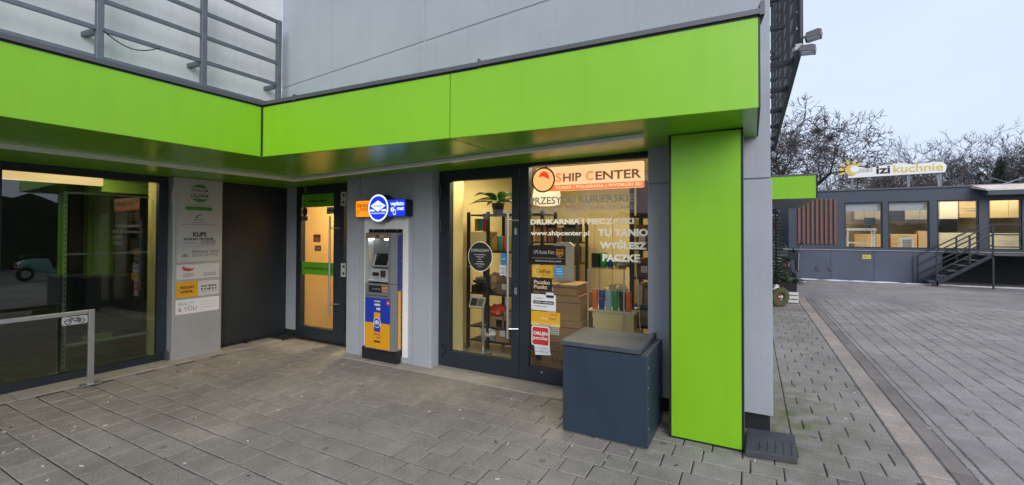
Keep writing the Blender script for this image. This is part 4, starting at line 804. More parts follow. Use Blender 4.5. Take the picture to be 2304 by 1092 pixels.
for i, (l, r, h, mt, lab, tp) in enumerate(((1430, 1462, .17, CARD, 'brown carton on the lowest visible shelf by the window edge', 0), (1430, 1444, .22, mat('pale_cream', (.62, .50, .24), .6), 'cream box on the second shelf by the window edge', 0), (1430, 1465, .20, CARD2, 'dark brown carton on the third shelf by the window edge', 1), (1430, 1464, .26, CARD2, 'dark brown carton on the fourth shelf by the window edge', 1), (1430, 1462, .34, mat('maroon_box', (.10, .03, .02), .6), 'maroon box on the top shelf by the window edge', 0))):
    cbox('carton', K(l, 600).x, K(r, 600).x, 4.98, 5.35, zk[i]+.001, zk[i]+h, lab, mt, bool(tp))
cbox('carton', K(1447, 600).x, K(1466, 600).x, 4.97, 5.3, zk[1]+.001, zk[1]+.19, 'small brown carton beside the cream box by the window edge', CARD, False)
pc = [PY(4.40, 1428+12*t_, 540+205*t_) for t_ in (0, .25, .5, .75, 1)]; tag(MB().tube([p_+Vector((.004*math.sin(5*i), 0, 0)) for i, p_ in enumerate(pc)], .0025, WHITE, 5).build('blind_cord'), 'thin white cord hanging inside the shop window', 'cord')
# kitchen-like cream cupboards at the back
q0, q1 = PY(7.1, 1300, 600), PY(7.1, 1420, 600); t_ = thing('wall_cabinet', ((q0.x+q1.x)/2, 7.2, .02), 'tall cream cupboard with three doors at the back of the shop', 'cupboard')
MB().box(q0.x, q1.x, 7.12, 7.49, .02, 1.85, mat('pale_cream', (.62, .50, .24), .6)).build('carcass', t_)
for k in range(3): a = q0.x+(q1.x-q0.x)*k/3; MB().box(a+.006, a+(q1.x-q0.x)/3-.006, 7.10, 7.12, .05, 1.83, mat('cupboard_door', (.58, .47, .25), .5)).build('door', t_, bevel=.003)

# ================================================================== CASH MACHINE
AG = mat('atm_grey', (.16, .17, .175), .42, var=.05, scale=6); AGL = mat('atm_light_grey', (.34, .36, .36), .4); ABL = mat('atm_blue', (.015, .045, .42), .38); AYE = mat('atm_yellow', (.78, .36, .012), .4)
AY = 4.03; AF = FACADE(AY); zA = lambda x, y: (810+x/6.064, 500+y/6.064); zB = lambda x, y: (810+x/6.064, 640+y/6.064)
def ab(q, l, t_, r, b_, Yp=AY): a, c_ = PY(Yp, *q(l, t_)), PY(Yp, *q(r, b_)); return (a.x, c_.x, c_.z, a.z)
axl, axf, axr = PY(AY, 821, 700).x, PY(AY, 878.5, 700).x, -3.76
AT = thing('cash_machine', ((axl+axr)/2, 4.1, 0), 'grey cash machine with blue and yellow lower front set in the wall', 'cash machine')
pl0, pl1 = PY(4.16, 819.5, 700).x, PY(4.16, 917, 700).x; ptz = PY(4.16, 917, 487).z+.06; pbz = PY(4.16, 915, 806).z
MB().box(pl0, pl1, 4.155, 4.171, pbz, ptz, mat('white_laminate', (.84, .83, .80), .45, var=.03)).build('backing_panel', AT, bevel=.002)
atz = PY(AY, 850, 524).z; abz = PY(AY, 850, 787).z; afz = PY(4.15, 868, 516).z
m = MB().box(PY(4.15, 830, 600).x, PY(4.15, 905.5, 600).x, 4.145, 4.1545, pbz+.01, afz, BLACK); m.build('mounting_frame', AT)
for i in range(3): q = PY(4.14, 840+26*i, 518.5); MB().cyl((q.x, 4.1445, q.z), (q.x, 4.139, q.z), .006, STEEL, 8).build('screw', AT)
for py in (525, 587, 652, 708, 777): q = PY(4.14, 904, py); MB().cyl((q.x, 4.1445, q.z), (q.x, 4.139, q.z), .006, STEEL, 8).build('screw', AT)
# body: lower cabinet with chamfered right edge
zmid = PY(AY, 850, 638).z; zpost = PY(AY, 850, 671).z
def slab(z0, z1, mt, y0=AY, name='cabinet'):
    pts = [(axl, y0), (axf, y0), (axr, y0+.035), (axr, 4.145), (axl, 4.145)]; n = len(pts); m = MB(); i = 0; m.v = [(x, y, z0) for x, y in pts]+[(x, y, z1) for x, y in pts]; k = m.m(mt)
    m.f = [tuple(range(n-1, -1, -1)), tuple(range(n, 2*n))]+[(j, (j+1) % n, n+(j+1) % n, n+j) for j in range(n)]; m.mi = [k]*(n+2); return m.build(name, AT, bevel=.003)
slab(abz, zmid-.004, AG); slab(atz-.07, atz, AG, AY+.0, 'hood')
MB().box(PY(4.14, 823, 800).x, PY(4.1, 896, 800).x, 4.075, 4.144, .014, abz-.002, INK).build('base', AT)
MB().box(axl, axl+.045, AY, 4.144, zmid, atz-.071, AGL).build('left_cheek', AT, bevel=.002)
xr0 = PY(AY, *zA(385, 400)).x
m = MB(); pts = [(xr0, AY), (axf, AY), (axr, AY+.035), (axr, 4.144), (xr0, 4.144)]; m.v = [(x, y, zmid) for x, y in pts]+[(x, y, atz-.071) for x, y in pts]; k = m.m(AG); n = 5; m.f = [tuple(range(n-1, -1, -1)), tuple(range(n, 2*n))]+[(j, (j+1) % n, n+(j+1) % n, n+j) for j in range(n)]; m.mi = [k]*7; m.build('right_cheek', AT, bevel=.002)
MB().box(axl+.046, xr0-.001, 4.125, 4.144, zmid, atz-.071, mat('recess_grey', (.12, .13, .135), .45)).build('recess_back', AT)
# screen, readers, shelf
rc = ab(zA, 150, 345, 383, 615, AY+.06); F = Frame(((rc[0]+rc[1])/2, AY+.085, (rc[2]+rc[3])/2), (1, 0, 0), (0, .30, 1)); hw, hh = (rc[1]-rc[0])/2, (rc[3]-rc[2])/2
m = MB(); m.fbox(F, -hw*.72, hw*.98, -hh, hh, -.012, 0, AGL); m.fbox(F, -hw*.55, hw*.9, -hh*.90, hh*.88, .0005, .003, mat('dark_screen', (.012, .014, .015), .12)); m.build('screen', AT, bevel=.002)
zs_ = PY(AY, *zA(220, 800)).z; zk_ = PY(AY+.05, *zA(220, 640)).z
m = MB(); m.hexa([(axl+.045, AY, zs_-.012), (xr0, AY, zs_-.012), (xr0, 4.124, zs_-.012), (axl+.045, 4.124, zs_-.012), (axl+.045, AY, zs_), (xr0, AY, zs_), (xr0, 4.05, zs_+.035), (axl+.045, 4.05, zs_+.035)], AGL); m.build('key_shelf', AT, bevel=.002)
m = MB(); 
for i in range(4):
    for j in range(3): m.box(axl+.15+.022*i, axl+.166+.022*i, AY+.006+.004*j, AY+.009+.004*j, zs_+.004+.009*j, zs_+.012+.009*j, STEEL)
m.build('keypad', AT)
m = MB().box(axl+.05, axl+.14, AY+.003, AY+.010, zs_+.003, zs_+.012, mat('yellow_note', (.75, .66, .35), .6)); m.build('shelf_label', AT)
MB().hexa([(axl+.05, 4.055, zs_+.036), (xr0-.002, 4.055, zs_+.036), (xr0-.002, 4.124, zs_+.036), (axl+.05, 4.124, zs_+.036), (axl+.05, 4.072, zk_), (xr0-.002, 4.072, zk_), (xr0-.002, 4.124, zk_), (axl+.05, 4.124, zk_)], AGL).build('reader_panel', AT)
rc = ab(zA, 175, 682, 256, 735, 4.055); MB().box(rc[0], rc[1], 4.046, 4.062, rc[2], rc[3], RACK).build('card_slot', AT, bevel=.003)
rc = ab(zA, 282, 660, 346, 755, 4.055); MB().box(rc[0], rc[1], 4.048, 4.062, rc[2], rc[3], mat('plum_reader', (.05, .02, .03), .4)).build('reader', AT, bevel=.003)
rc = ab(zA, 82, 168, 415, 217, AY); m = MB(); m.rect(AF, rc[0]+.01, rc[1], rc[2], rc[3], .0035, mat('camera_band', (.28, .15, .06), .35)); m.rect(AF, *inr(rc, .45, .53, .1, .9), .005, INK); m.rect(AF, *inr(rc, .60, .74, .1, .9), .005, mat('tan_label', (.45, .30, .2), .5)); m.build('camera_band', AT)
LW = emis('atm_lamp', (.95, 1., .92), 7)
for x_ in (155, 362):
    q = PY(AY+.03, *zA(x_, 238)); MB().lathe((q.x, AY+.035, atz-.088), [(.026, 0), (.03, .008), (.03, .016)], LW, 16).build('downlight', AT)
MB().rect(LEFTW(axl+.0455), AY+.02, AY+.05, PY(AY, *zA(115, 540)).z, PY(AY, *zA(115, 365)).z, .001, mat('cream_label', (.60, .48, .30), .5)).build('side_label', AT)
for k in range(5): MB().rect(LEFTW(axl+.0455), AY+.028, AY+.042, PY(AY, 829, 588-6*k).z-.006, PY(AY, 829, 588-6*k).z+.002, .002, GOLD).build('label_mark', AT)
rc = ab(zA, 120, 858, 297, 968); m = MB().fbox(AF, *rc, -.02, .004, INK); m.build('note_slot', AT, bevel=.004)
for k in range(5): a = inr(rc, .32+.13*k, .40+.13*k, .40, .62); MB().fbox(AF, *a, .0045, .009, STEEL).build('roller', AT)
rc = ab(zA, 303, 860, 367, 955); MB().rect(AF, *rc, .0035, mat('orange_label', (.65, .32, .08), .5)).rect(AF, *inr(rc, .1, .9, .75, .9), .005, INK).rect(AF, *inr(rc, .15, .45, .1, .5), .005, REDL).rect(AF, *inr(rc, .55, .85, .15, .5), .005, REDL).build('label', AT)
rc = ab(zA, 60, 838, 478, 1030); MB().rect(AF, rc[0]+.02, PY(AY, *zA(385, 900)).x, rc[2]+.0, rc[2]+.006, .0035, INK).build('groove', AT)
# lower print
zy = PY(AY, 850, 727).z; zt_ = zpost; zb_ = abz+.012; px0, px1 = axl+.008, axf-.004
m = MB().rect(AF, px0, px1, zy, zt_, .0035, ABL).rect(AF, px0, px1, zb_, zy-.001, .0035, AYE)
xc_ = PY(AY, 849, 725).x; w2 = (px1-px0)*.125
m.rect(AF, xc_-w2, xc_+w2, zy, zy+(zt_-zy)*.42, .005, AYE); m.rect(AF, xc_-w2, xc_+w2, zy-(zy-zb_)*.34, zy, .005, ABL)
m.text(AF, 'wpłato', xc_-w2, xc_+w2, zy+(zt_-zy)*.66, zy+(zt_-zy)*.80, .005, WHITE, .05); m.text(AF, 'mat', xc_-w2*.2, xc_+w2, zy+(zt_-zy)*.52, zy+(zt_-zy)*.64, .005, WHITE, .05); m.rect(AF, xc_-w2, xc_+w2, zy+(zt_-zy)*.84, zy+(zt_-zy)*.90, .005, mat('cream_label', (.60, .48, .30), .5))
m.text(AF, 'banko', xc_-w2, xc_+w2, zy-(zy-zb_)*.48, zy-(zy-zb_)*.38, .005, REDL, .03); m.text(AF, 'mat', xc_-w2*.2, xc_+w2, zy-(zy-zb_)*.60, zy-(zy-zb_)*.52, .005, REDL, .03); m.rect(AF, xc_-w2, xc_+w2, zy-(zy-zb_)*.76, zy-(zy-zb_)*.69, .005, mat('plum', (.06, .02, .03), .6))
m.rect(AF, px1-.055, px1-.006, zt_-.075, zt_-.018, .005, mat('sticker_red', (.62, .03, .035), .5)); m.rect(AF, px1-.047, px1-.014, zt_-.06, zt_-.04, .006, mat('cream_label', (.60, .48, .30), .5))
def emblem(F, m, xc, zc, r, c, blue, white, word=True):
    m.flat(F, disc(F, xc, zc, r, r, 36), c, white); m.flat(F, disc(F, xc, zc, r*.87, r*.87, 36), c+.002, blue)
    m.rect(F, xc-r*.80, xc+r*.80, zc-r*.24, zc-r*.10, c+.003, white); m.flat(F, [(xc-r*.66, zc+r*.06), (xc, zc-r*.44), (xc+r*.66, zc+r*.06), (xc, zc+r*.36)], c+.0035, blue)
    m.flat(F, [(xc-r*.74, zc+r*.16), (xc, zc-r*.28), (xc+r*.74, zc+r*.16), (xc, zc+r*.56)], c+.004, white)
    if word: m.text(F, 'euronet', xc-r*.44, xc+r*.44, zc+r*.06, zc+r*.24, c+.005, blue, .01); m.text(F, 'WORLDWIDE', xc-r*.68, xc+r*.68, zc-r*.44, zc-r*.34, c+.005, white, .02)
emblem(AF, m, xc_, zy+.003, .062, .006, ABL, WHITE); m.build('front_print', AT)
m = MB(); FS = Frame((axr+.0005, 0, 0), (0, 1, 0), (0, 0, 1)); zsd = PY(4.1, 895, 655).z
m.rect(FS, AY+.055, AY+.098, abz+.02, zsd, .001, AYE); m.rect(FS, AY+.042, AY+.105, zsd+.005, atz-.03, .001, mat('atm_side_blue', (.012, .035, .22), .4)); m.build('side_print', AT)
# sign above it
SGY = 4.02; GF = FACADE(SGY); BS = thing('cash_machine_sign', (-4.0, 4.1, 1.7), 'lit orange and blue box sign with round emblem above cash machine', 'sign')
zC = lambda x, y: (790+x/7.8, 420+y/7.8)
EO = emis('lit_orange', (1., .27, .008), .85); EB = emis('lit_blue', (.006, .03, .62), .9); EW = emis('lit_white', (.80, .94, 1.), .80); EBd = emis('lit_deep_blue', (.006, .035, .5), .7)
SIDE = mat('sign_side', (.012, .016, .03), .35)
a = ab(zC, 80, 262, 350, 552, SGY); oz = (PY(SGY, *zC(85, 262)).z, PY(SGY, *zC(85, 552)).z); bz = (PY(SGY, *zC(940, 205)).z, PY(SGY, *zC(940, 510)).z)
z1_, z0_ = (oz[0]+bz[0])/2, (oz[1]+bz[1])/2; sxl, sxr = PY(SGY, *zC(78, 400)).x, PY(SGY, *zC(952, 350)).x; scx, scz = PY(SGY, *zC(487, 380)).x, PY(SGY, *zC(487, 378)).z; srd = .5*(PY(SGY, *zC(487, 140)).z-PY(SGY, *zC(487, 618)).z)
MB().prism(GF, rrect(sxl, sxr, z0_, z1_, .03), -.13, -.004, SIDE).build('housing', BS); MB().prism(GF, disc(GF, scx, scz, srd*1.02, srd*1.02, 36), -.125, .010, SIDE).build('round_housing', BS, smooth=R(40))
m = MB().flat(GF, [p_ for p_ in rrect(sxl+.004, scx, z0_+.004, z1_-.004, .026)], -.0025, EO); m.text(GF, 'banko', sxl+.03, scx-srd*1.08, z0_+(z1_-z0_)*.58, z0_+(z1_-z0_)*.88, -.001, mat('sign_red_brown', (.12, .02, .004), .5), .01); m.text(GF, 'mat', sxl+.085, scx-srd*1.06, z0_+(z1_-z0_)*.36, z0_+(z1_-z0_)*.58, -.001, mat('sign_red_brown', (.12, .02, .004), .5), .0)
for k, (u_, v_) in enumerate(((.06, .40), (.12, .30), (.06, .18), (.2, .34))): m.tube([GF(sxl+.02+.25*u_+.012*math.cos(t_), z0_+(z1_-z0_)*v_+.014*math.sin(t_), .0) for t_ in [j*.8 for j in range(6)]], .0022, mat('sign_brown2', (.25, .07, .01), .5), 4)
m.build('orange_face', BS)
m = MB().flat(GF, rrect(scx, sxr-.004, z0_+.004, z1_-.004, .026), -.0025, EB); m.text(GF, 'wpłato', scx+srd*1.12, sxr-.022, z0_+(z1_-z0_)*.56, z0_+(z1_-z0_)*.88, -.001, EW, .03); m.text(GF, 'mat', scx+srd*1.75, sxr-.022, z0_+(z1_-z0_)*.36, z0_+(z1_-z0_)*.56, -.001, EW, .03)
bx_, bz_ = scx+srd*1.30, z0_+(z1_-z0_)*.40; m.flat(GF, [(bx_+x_*.05, bz_+y_*.05) for x_, y_ in ((-.5, .2), (-.3, .6), (.5, .5), (.4, -.1), (0, -.5), (-.4, -.4))], -.001, EW); m.torus(GF, bx_+.035, bz_-.03, 0, .02, .004, EW, 14, 4, 1.5); m.flat(GF, [(bx_+x_*.05, bz_+y_*.05) for x_, y_ in ((-.1, .1), (.2, .3), (.35, .05), (.05, -.25))], -.0005, EBd); m.build('blue_face', BS)
m = MB(); emblem(GF, m, scx, scz, srd, .0115, EB, EW); m.build('round_face', BS)

# ================================================================== BLUE METAL BOX
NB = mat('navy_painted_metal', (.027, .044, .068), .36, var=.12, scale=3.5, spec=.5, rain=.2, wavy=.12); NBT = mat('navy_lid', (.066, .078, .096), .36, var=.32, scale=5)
BX = thing('storage_bin', (-1.02, 3.66, 0), 'dark blue sheet metal storage bin with a flat lid before shop window', 'bin')
bx0, bx1, by0, by1 = -1.355, -.682, 3.385, 3.985
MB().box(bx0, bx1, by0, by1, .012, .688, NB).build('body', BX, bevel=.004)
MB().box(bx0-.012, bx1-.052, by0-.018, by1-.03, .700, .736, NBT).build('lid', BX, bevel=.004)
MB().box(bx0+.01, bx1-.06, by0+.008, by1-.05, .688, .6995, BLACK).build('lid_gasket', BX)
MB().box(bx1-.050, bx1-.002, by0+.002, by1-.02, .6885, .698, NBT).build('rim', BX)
for k in range(4): MB().cyl((bx1, 3.40+.008, .15+.15*k), (bx1+.003, 3.408, .15+.15*k), .006, STEEL, 8).build('rivet', BX)
MB().box(bx1-.07, bx1-.045, by1-.05, by1-.01, .698, .75, NB).build('hinge', BX); MB().box(bx0+.05, bx0+.08, by1-.04, by1-.005, .698, .742, NB).build('hinge', BX)
# ---- slate slab at the pier foot
SL = thing('stone_slab', (.1, 3.85, 0), 'dark grey grooved slab lying at the foot of the corner pier', 'slab')
ST = mat('slate', (.055, .058, .065), .6, var=.25, scale=9, bump=.4, bscale=40)
MB().hexa([(-.052, 3.635, .003), (.272, 3.675, .003), (.285, 4.09, .003), (-.04, 4.06, .003), (-.05, 3.637, .046), (.270, 3.677, .046), (.283, 4.085, .052), (-.04, 4.055, .052)], ST).build('slab', SL, bevel=.005)
for k in range(5): y_ = 3.75+.05*k; x_ = .04+.05*k; MB().bar((x_, 3.69+.005*k, .0475), (x_+.004, 3.69+.14+.03*k, .0485), .005, .003, BLACK).build('groove', SL)

# ================================================================== RIGHT SIDE: louvre screen, lamps, side canopy, planters
DST = mat('dark_steel', (.035, .040, .048), .5, metal=.4, var=.15, scale=6)
LVM = mat('grey_louvre', (.085, .095, .115), .5, metal=.3, var=.2, scale=6)
LS = thing('louvre_screen', (.45, 8.8, 3.5), 'dark steel louvre screen hung on the side wall above the plaza', 'screen')
MB().box(.425, .475, 5.52, 12.1, 3.54, 3.66, DST).build('bottom_beam', LS)
MB().cyl((.45, 5.53, 3.54), (.45, 5.53, 7.4), .028, DST, 10).build('end_post', LS, smooth=R(40))
for i in range(20):
    z = 3.74+.18*i; MB().hexa([(.40, 5.58, z), (.455, 5.58, z+.035), (.455, 12.1, z+.035), (.40, 12.1, z), (.40, 5.58, z+.018), (.455, 5.58, z+.053), (.455, 12.1, z+.053), (.40, 12.1, z+.018)], LVM).build('louvre', LS)
for y in (6.1, 7.2, 8.4, 9.6, 10.8, 12.0):
    MB().box(.395, .425, y-.03, y+.03, 3.545, 7.3, LVM).build('upright', LS)
    for z in (3.57, 4.45, 5.4, 6.4): MB().box(.131, .394, y-.025, y+.025, z, z+.06, DST).build('wall_bracket', LS)
FLD = mat('lamp_housing', (.16, .16, .17), .4, metal=.4); LENS = mat('lamp_lens', (.45, .47, .5), .15)
for i, (px, py, lab) in enumerate(((1829, 80, 'upper floodlight on the end post of the louvre screen'), (1816, 112, 'lower floodlight on the end post of the louvre screen'))):
    c_ = PY(5.45, px, py); t = thing('floodlight', c_, lab, 'lamp', 'floodlights on the screen')
    F = Frame(c_, (.95, -.2, .12 if i == 0 else -.12), (0, .35, 1)); m = MB(); m.prism(F, [(-.07, -.035), (.07, -.045), (.08, .02), (.05, .04), (-.055, .035)], -.045, .04, FLD); m.build('housing', t, bevel=.004)
    MB().fbox(F, -.05, .06, -.048, -.041, -.035, .03, LENS).build('lens', t); MB().tube([c_-Vector((.07, 0, 0)), (.47, 5.5, c_.z+.01), (.455, 5.52, 3.59)], .010, FLD, 6).build('arm', t)
c_ = PY(5.46, 1797, 104); t = thing('junction_box', c_, 'small pale junction box and camera at the floodlight arms', 'junction box'); MB().box(c_.x-.03, c_.x+.03, 5.44, 5.49, c_.z-.03, c_.z+.02, mat('pale_box', (.42, .43, .45), .5)).build('case', t, bevel=.004); MB().cyl(c_+Vector((-.02, -.02, -.03)), c_+Vector((-.05, -.06, -.05)), .018, mat('pale_box', (.42, .43, .45), .5), 10).build('camera', t)
SC = thing('side_canopy', (.65, 13, 2.33), 'small lime green canopy over the side entrance', 'canopy')
MB().box(.131, 1.150, 11.012, 15.3, 2.345, 2.80, mat('canopy_soffit', (.15, .165, .16), .3, var=.1)).build('core', SC)
MB().box(.131, 1.152, 10.985, 11.0115, 2.338, 2.81, GREEN).build('front_panel', SC, bevel=.002); MB().box(1.1505, 1.175, 11.012, 15.3, 2.338, 2.81, GREEN).build('side_panel', SC)
t = MB(); t.box(1.153, 1.18, 10.98, 11.011, 2.335, 2.812, BLACK); t.box(.131, 1.185, 10.97, 15.3, 2.813, 2.845, CAPM); t.build('trim', SC)
# planter crate with fir sprigs
FIR = mat('fir_green', (.025, .065, .022), .6, var=.25, scale=9); BARKD = mat('bark', (.045, .036, .030), .9, var=.2, scale=9)
def sprig(m, p, d, L_, w, n, mt, rnd, droop=.3):
    p = Vector(p); d = Vector(d).normalized(); side = d.cross(Vector((0, 0, 1))).normalized()
    for k in range(n):
        t_ = k/n; q = p + d*L_*t_ + Vector((0, 0, -droop*L_*t_*t_)); l = w*(1-.65*t_)
        for s_ in (-1, 1):
            e = q + side*s_*l + d*l*.7 + Vector((0, 0, rnd.uniform(-.25, .12)*l)); h = (e-q).cross(Vector((0, 0, 1))).normalized()*l*.13
            m.poly([q-h, q+h, e], mt); m.poly([q+Vector((0, 0, l*.10)), q-Vector((0, 0, l*.10)), e], mt)
    m.cyl(p, p+d*L_+Vector((0, 0, -droop*L_)), w*.07, BARKD, 3, w*.02, False)
rnd = random.Random(4); WCR = mat('white_painted_wood', (.62, .61, .58), .6, var=.1, scale=9)
cr = thing('planter_crate', (.745, 12.25, 0), 'white slatted crate planter with fir branches in a black pot', 'planter')
x0, x1, y0, y1 = .575, .925, 12.1, 12.45
for k in range(3):
    z = .02+.088*k
    MB().box(x0, x1, y0, y0+.014, z, z+.068, WCR).build('slat', cr); MB().box(x0, x1, y1-.014, y1, z, z+.068, WCR).build('slat', cr); MB().box(x0, x0+.014, y0+.015, y1-.015, z, z+.068, WCR).build('slat', cr); MB().box(x1-.014, x1, y0+.015, y1-.015, z, z+.068, WCR).build('slat', cr)
MB().box(x0+.02, x1-.03, y0+.02, y1-.02, .02, .48, RACK).build('pot', cr)
m = MB()
for k in range(30): a = rnd.uniform(0, 6.28); sprig(m, (.74+.08*math.cos(a), 12.27+.08*math.sin(a), .48), (math.cos(a), math.sin(a), rnd.uniform(.2, 1.2)), rnd.uniform(.22, .40), .08, 14, FIR, rnd, .5)
m.build('fir_branches', cr, kind='stuff')
def conifer(x, y, h, rad, label, seed, pot=True, z0=.25, n=16):
    rnd = random.Random(seed); t = thing('conifer', (x, y, 0), label, 'tree', None)
    MB().cyl((x, y, z0), (x, y, h), .035, BARKD, 7, .008).build('trunk', t)
    if pot: MB().lathe((x, y, .002), [(.14, 0), (.17, .26), (.18, .3), (.15, .3)], RACK, 14).build('pot', t)
    m = MB(); lv_ = int((h-z0)/.085)
    for i in range(lv_):
        z = z0+.12+(h-z0-.12)*i/lv_; r_ = rad*(1-i/lv_)**.85+.03
        for k in range(n): a = 2*math.pi*k/n+i*.7+rnd.uniform(-.15, .15); sprig(m, (x, y, z), (math.cos(a), math.sin(a), .25), r_*rnd.uniform(.75, 1.1), max(.05, r_*.28), 9, FIR, rnd, .35)
    m.build('crown', t); return t
conifer(.52, 12.95, 2.28, .42, 'dark fir tree in a pot under the small side canopy', 3)
ln = thing('red_lantern', (.50, 12.15, 0), 'small red lantern with white details beside the planter crate', 'lantern'); MB().box(.43, .56, 12.08, 12.2, .02, .30, mat('lantern_red', (.30, .035, .02), .5)).build('body', ln, bevel=.006); MB().lathe((.495, 12.14, .30), [(.085, 0), (.05, .08), (.015, .12)], WCR, 10).build('cap', ln); MB().blob((.545, 12.07, .14), .02, .015, .02, WHITE, 8, 6, 0).build('knob', ln)
F = Frame((.535, 11.5, .20), (.86, .25, 0), (.12, .35, 1)); wt = thing('wreath', (.535, 11.5, 0), 'brown green wreath leaning on the wall near planter', 'wreath')
MB().torus(F, 0, 0, 0, .125, .062, mat('wreath_moss', (.075, .075, .028), .9, var=.5, scale=26, bump=.8, bscale=40), 22, 9, 1.25).build('ring', wt, smooth=True)
# ================================================================== SCOOTERS
def scooter(x, y, ang, colr, label, name):
    t = bpy.data.objects.new('motor_scooter', None); COL.objects.link(t); LOC[t.name] = Vector((0, 0, 0)); tag(t, label, 'scooter')
    bm = mat('scooter_'+name, colr, .3, coat=.5); tm = mat('tyre', (.015, .015, .016), .8); ch = STEEL
    F = Frame((0, 0, 0), (1, 0, 0), (0, 0, 1))
    def add(m, n_, **k): m.build(n_, t, **k)
    for cx_ in (-.62, .62):
        m = MB().torus(F, cx_, .23, 0, .175, .055, tm, 20, 8); i_ = 'wheel'; o_ = m.build('wheel', t, smooth=True); MB().prism(F, disc(F, cx_, .23, .12, .12, 16), -.03, .03, ch).build('rim', o_)
    add(MB().prism(F, [(-.85, .45), (-.80, .62), (-.5, .74), (-.12, .72), (.0, .45), (.05, .30), (-.1, .24), (-.40, .30), (-.62, .50), (-.75, .42)], -.15, .15, bm), 'rear_body', bevel=.05, smooth=True)
    add(MB().prism(F, [(-.1, .22), (.40, .22), (.42, .29), (-.05, .30)], -.17, .17, bm), 'floorboard', bevel=.02); add(MB().prism(F, [(.36, .26), (.44, .24), (.60, .92), (.52, .96)], -.19, .19, bm), 'leg_shield', bevel=.03)
    add(MB().prism(F, [(.42, .42), (.66, .48), (.80, .40), (.86, .30), (.78, .46), (.60, .56), (.48, .56)], -.08, .08, bm), 'front_fender', bevel=.02); add(MB().cyl((.54, 0, .9), (.62, 0, .23), .03, ch, 8), 'fork')
    add(MB().prism(F, [(-.75, .74), (-.10, .73), (-.05, .78), (-.3, .84), (-.72, .83)], -.13, .13, tm), 'seat', bevel=.03)
    add(MB().cyl((.50, -.32, 1.04), (.50, .32, 1.04), .02, ch, 8), 'handlebar'); add(MB().blob((.56, 0, 1.02), .09, .10, .08, bm, 12, 8, 0), 'headset', smooth=True); add(MB().blob((.635, 0, 1.02), .03, .06, .06, WHITE, 10, 6, 0), 'headlight', smooth=True)
    for s_ in (-1, 1): add(MB().tube([(.5, .2*s_, 1.05), (.46, .27*s_, 1.24)], .008, ch, 6).blob((.46, .27*s_, 1.27), .012, .06, .045, tm, 8, 6, 0), 'mirror')
    add(MB().box(-.875, -.835, -.05, .05, .50, .58, emis('tail_light', (.5, .01, .01), .4)), 'tail_light')
    t.location = (x, y, 0); t.rotation_euler = (0, 0, ang); return t
scooter(7.6, 5.75, R(80), (.25, .55, .48), 'mint green motor scooter parked on the plaza, mirrored in left window', 'mint')
scooter(1.18, 18.6, R(75), (.02, .02, .024), 'dark motor scooter with red tail light at the showroom corner', 'dark')

# ================================================================== FAR SHOWROOM
NV = mat('navy_cladding', (.050, .066, .092), .5, var=.08, scale=1.2); NVP = mat('navy_plinth', (.095, .112, .155), .45, metal=.25, var=.12, scale=.9)
SR = thing('kitchen_showroom', (5, 21, 0), 'dark navy single storey kitchen showroom with lit windows behind the plaza', 'building')
FY = 19.1; RW = [(2.815, 3.855), (3.995, 5.045), (5.225, 6.205), (6.41, 7.15), (7.4, 8.6)]; ZB, ZT, ZR = 1.13, 2.69, 3.10
MB().box(1.17, 2.815, FY, FY+.15, 1.06, ZR, NV).build('front_wall', SR)
for (a, b), (c_, d) in zip(RW, RW[1:]+[(10.5, 11)]): MB().box(b, c_, FY, FY+.15, 1.06, ZT+.001, NV).build('front_wall', SR)
MB().box(2.816, 10.5, FY, FY+.149, ZT+.002, ZR, NV).build('header', SR); MB().box(2.816, 10.5, FY+.001, FY+.148, 1.06, ZB, NV).build('sill_band', SR)
MB().box(1.17, 1.3, FY+.151, 25, 1.06, ZR, NV).build('side_wall', SR); MB().box(10.4, 10.5, FY+.151, 25, 1.06, ZR, NV).build('side_wall', SR); MB().box(1.17, 10.5, 24.9, 25.02, 1.06, ZR, NV).build('back_wall', SR)
MB().box(1.12, 10.55, FY-.05, 25.05, ZR+.001, ZR+.05, CAPM).build('roof', SR)
MB().box(1.31, 10.39, FY+.16, 24.89, 1.0, 1.075, mat('showroom_floor', (.38, .33, .26), .4)).build('interior_floor', SR); MB().box(1.31, 10.39, FY+.16, 24.89, 2.95, 3.05, WHITE).build('interior_ceiling', SR)
MB().box(1.31, 10.39, 21.6, 21.7, 1.076, 2.949, mat('showroom_wall', (.46, .38, .26), .8)).build('interior_wall', SR)
for i, (a, b) in enumerate(RW):
    f = MB(); f.box(a, a+.04, FY+.03, FY+.10, ZB, ZT, ANTH); f.box(b-.04, b, FY+.03, FY+.10, ZB, ZT, ANTH); f.box(a+.04, b-.04, FY+.031, FY+.099, ZB, ZB+.04, ANTH); f.box(a+.04, b-.04, FY+.031, FY+.099, ZT-.04, ZT, ANTH)
    fo = f.build('window', SR); MB().box(a+.03, b-.03, FY+.06, FY+.068, ZB+.03, ZT-.03, GLASS).build('pane', fo)
    if i < 2: MB().box(a+.05, b-.05, FY+.12, FY+.14, ZT-.30, ZT-.01, mat('roller_blind', (.42, .44, .46), .7)).build('roller_blind', fo)
MB().box(1.40, 5.35, FY+.04, FY+.10, .0, 1.045, NVP).build('plinth', SR); MB().box(1.38, 10.5, FY-.01, FY+.12, 1.046, 1.059, mat('pale_flashing', (.55, .57, .60), .5)).build('flashing', SR)
for x in (2.42, 3.62, 4.62): MB().box(x-.004, x+.004, FY+.036, FY+.0395, .0, 1.045, INK).build('panel_seam', SR)
for x in (2.05, 2.42): MB().box(x-.05, x+.06, FY+.0, FY+.0395, .32, .44, CAPM).build('vent_box', SR)
MB().box(5.4, 10.5, FY+1.2, FY+1.3, .0, 1.045, mat('void_shade', (.02, .022, .026), .8)).build('under_shade_sheet', SR)  # dark sheet painted as the shade of the open space under the landing
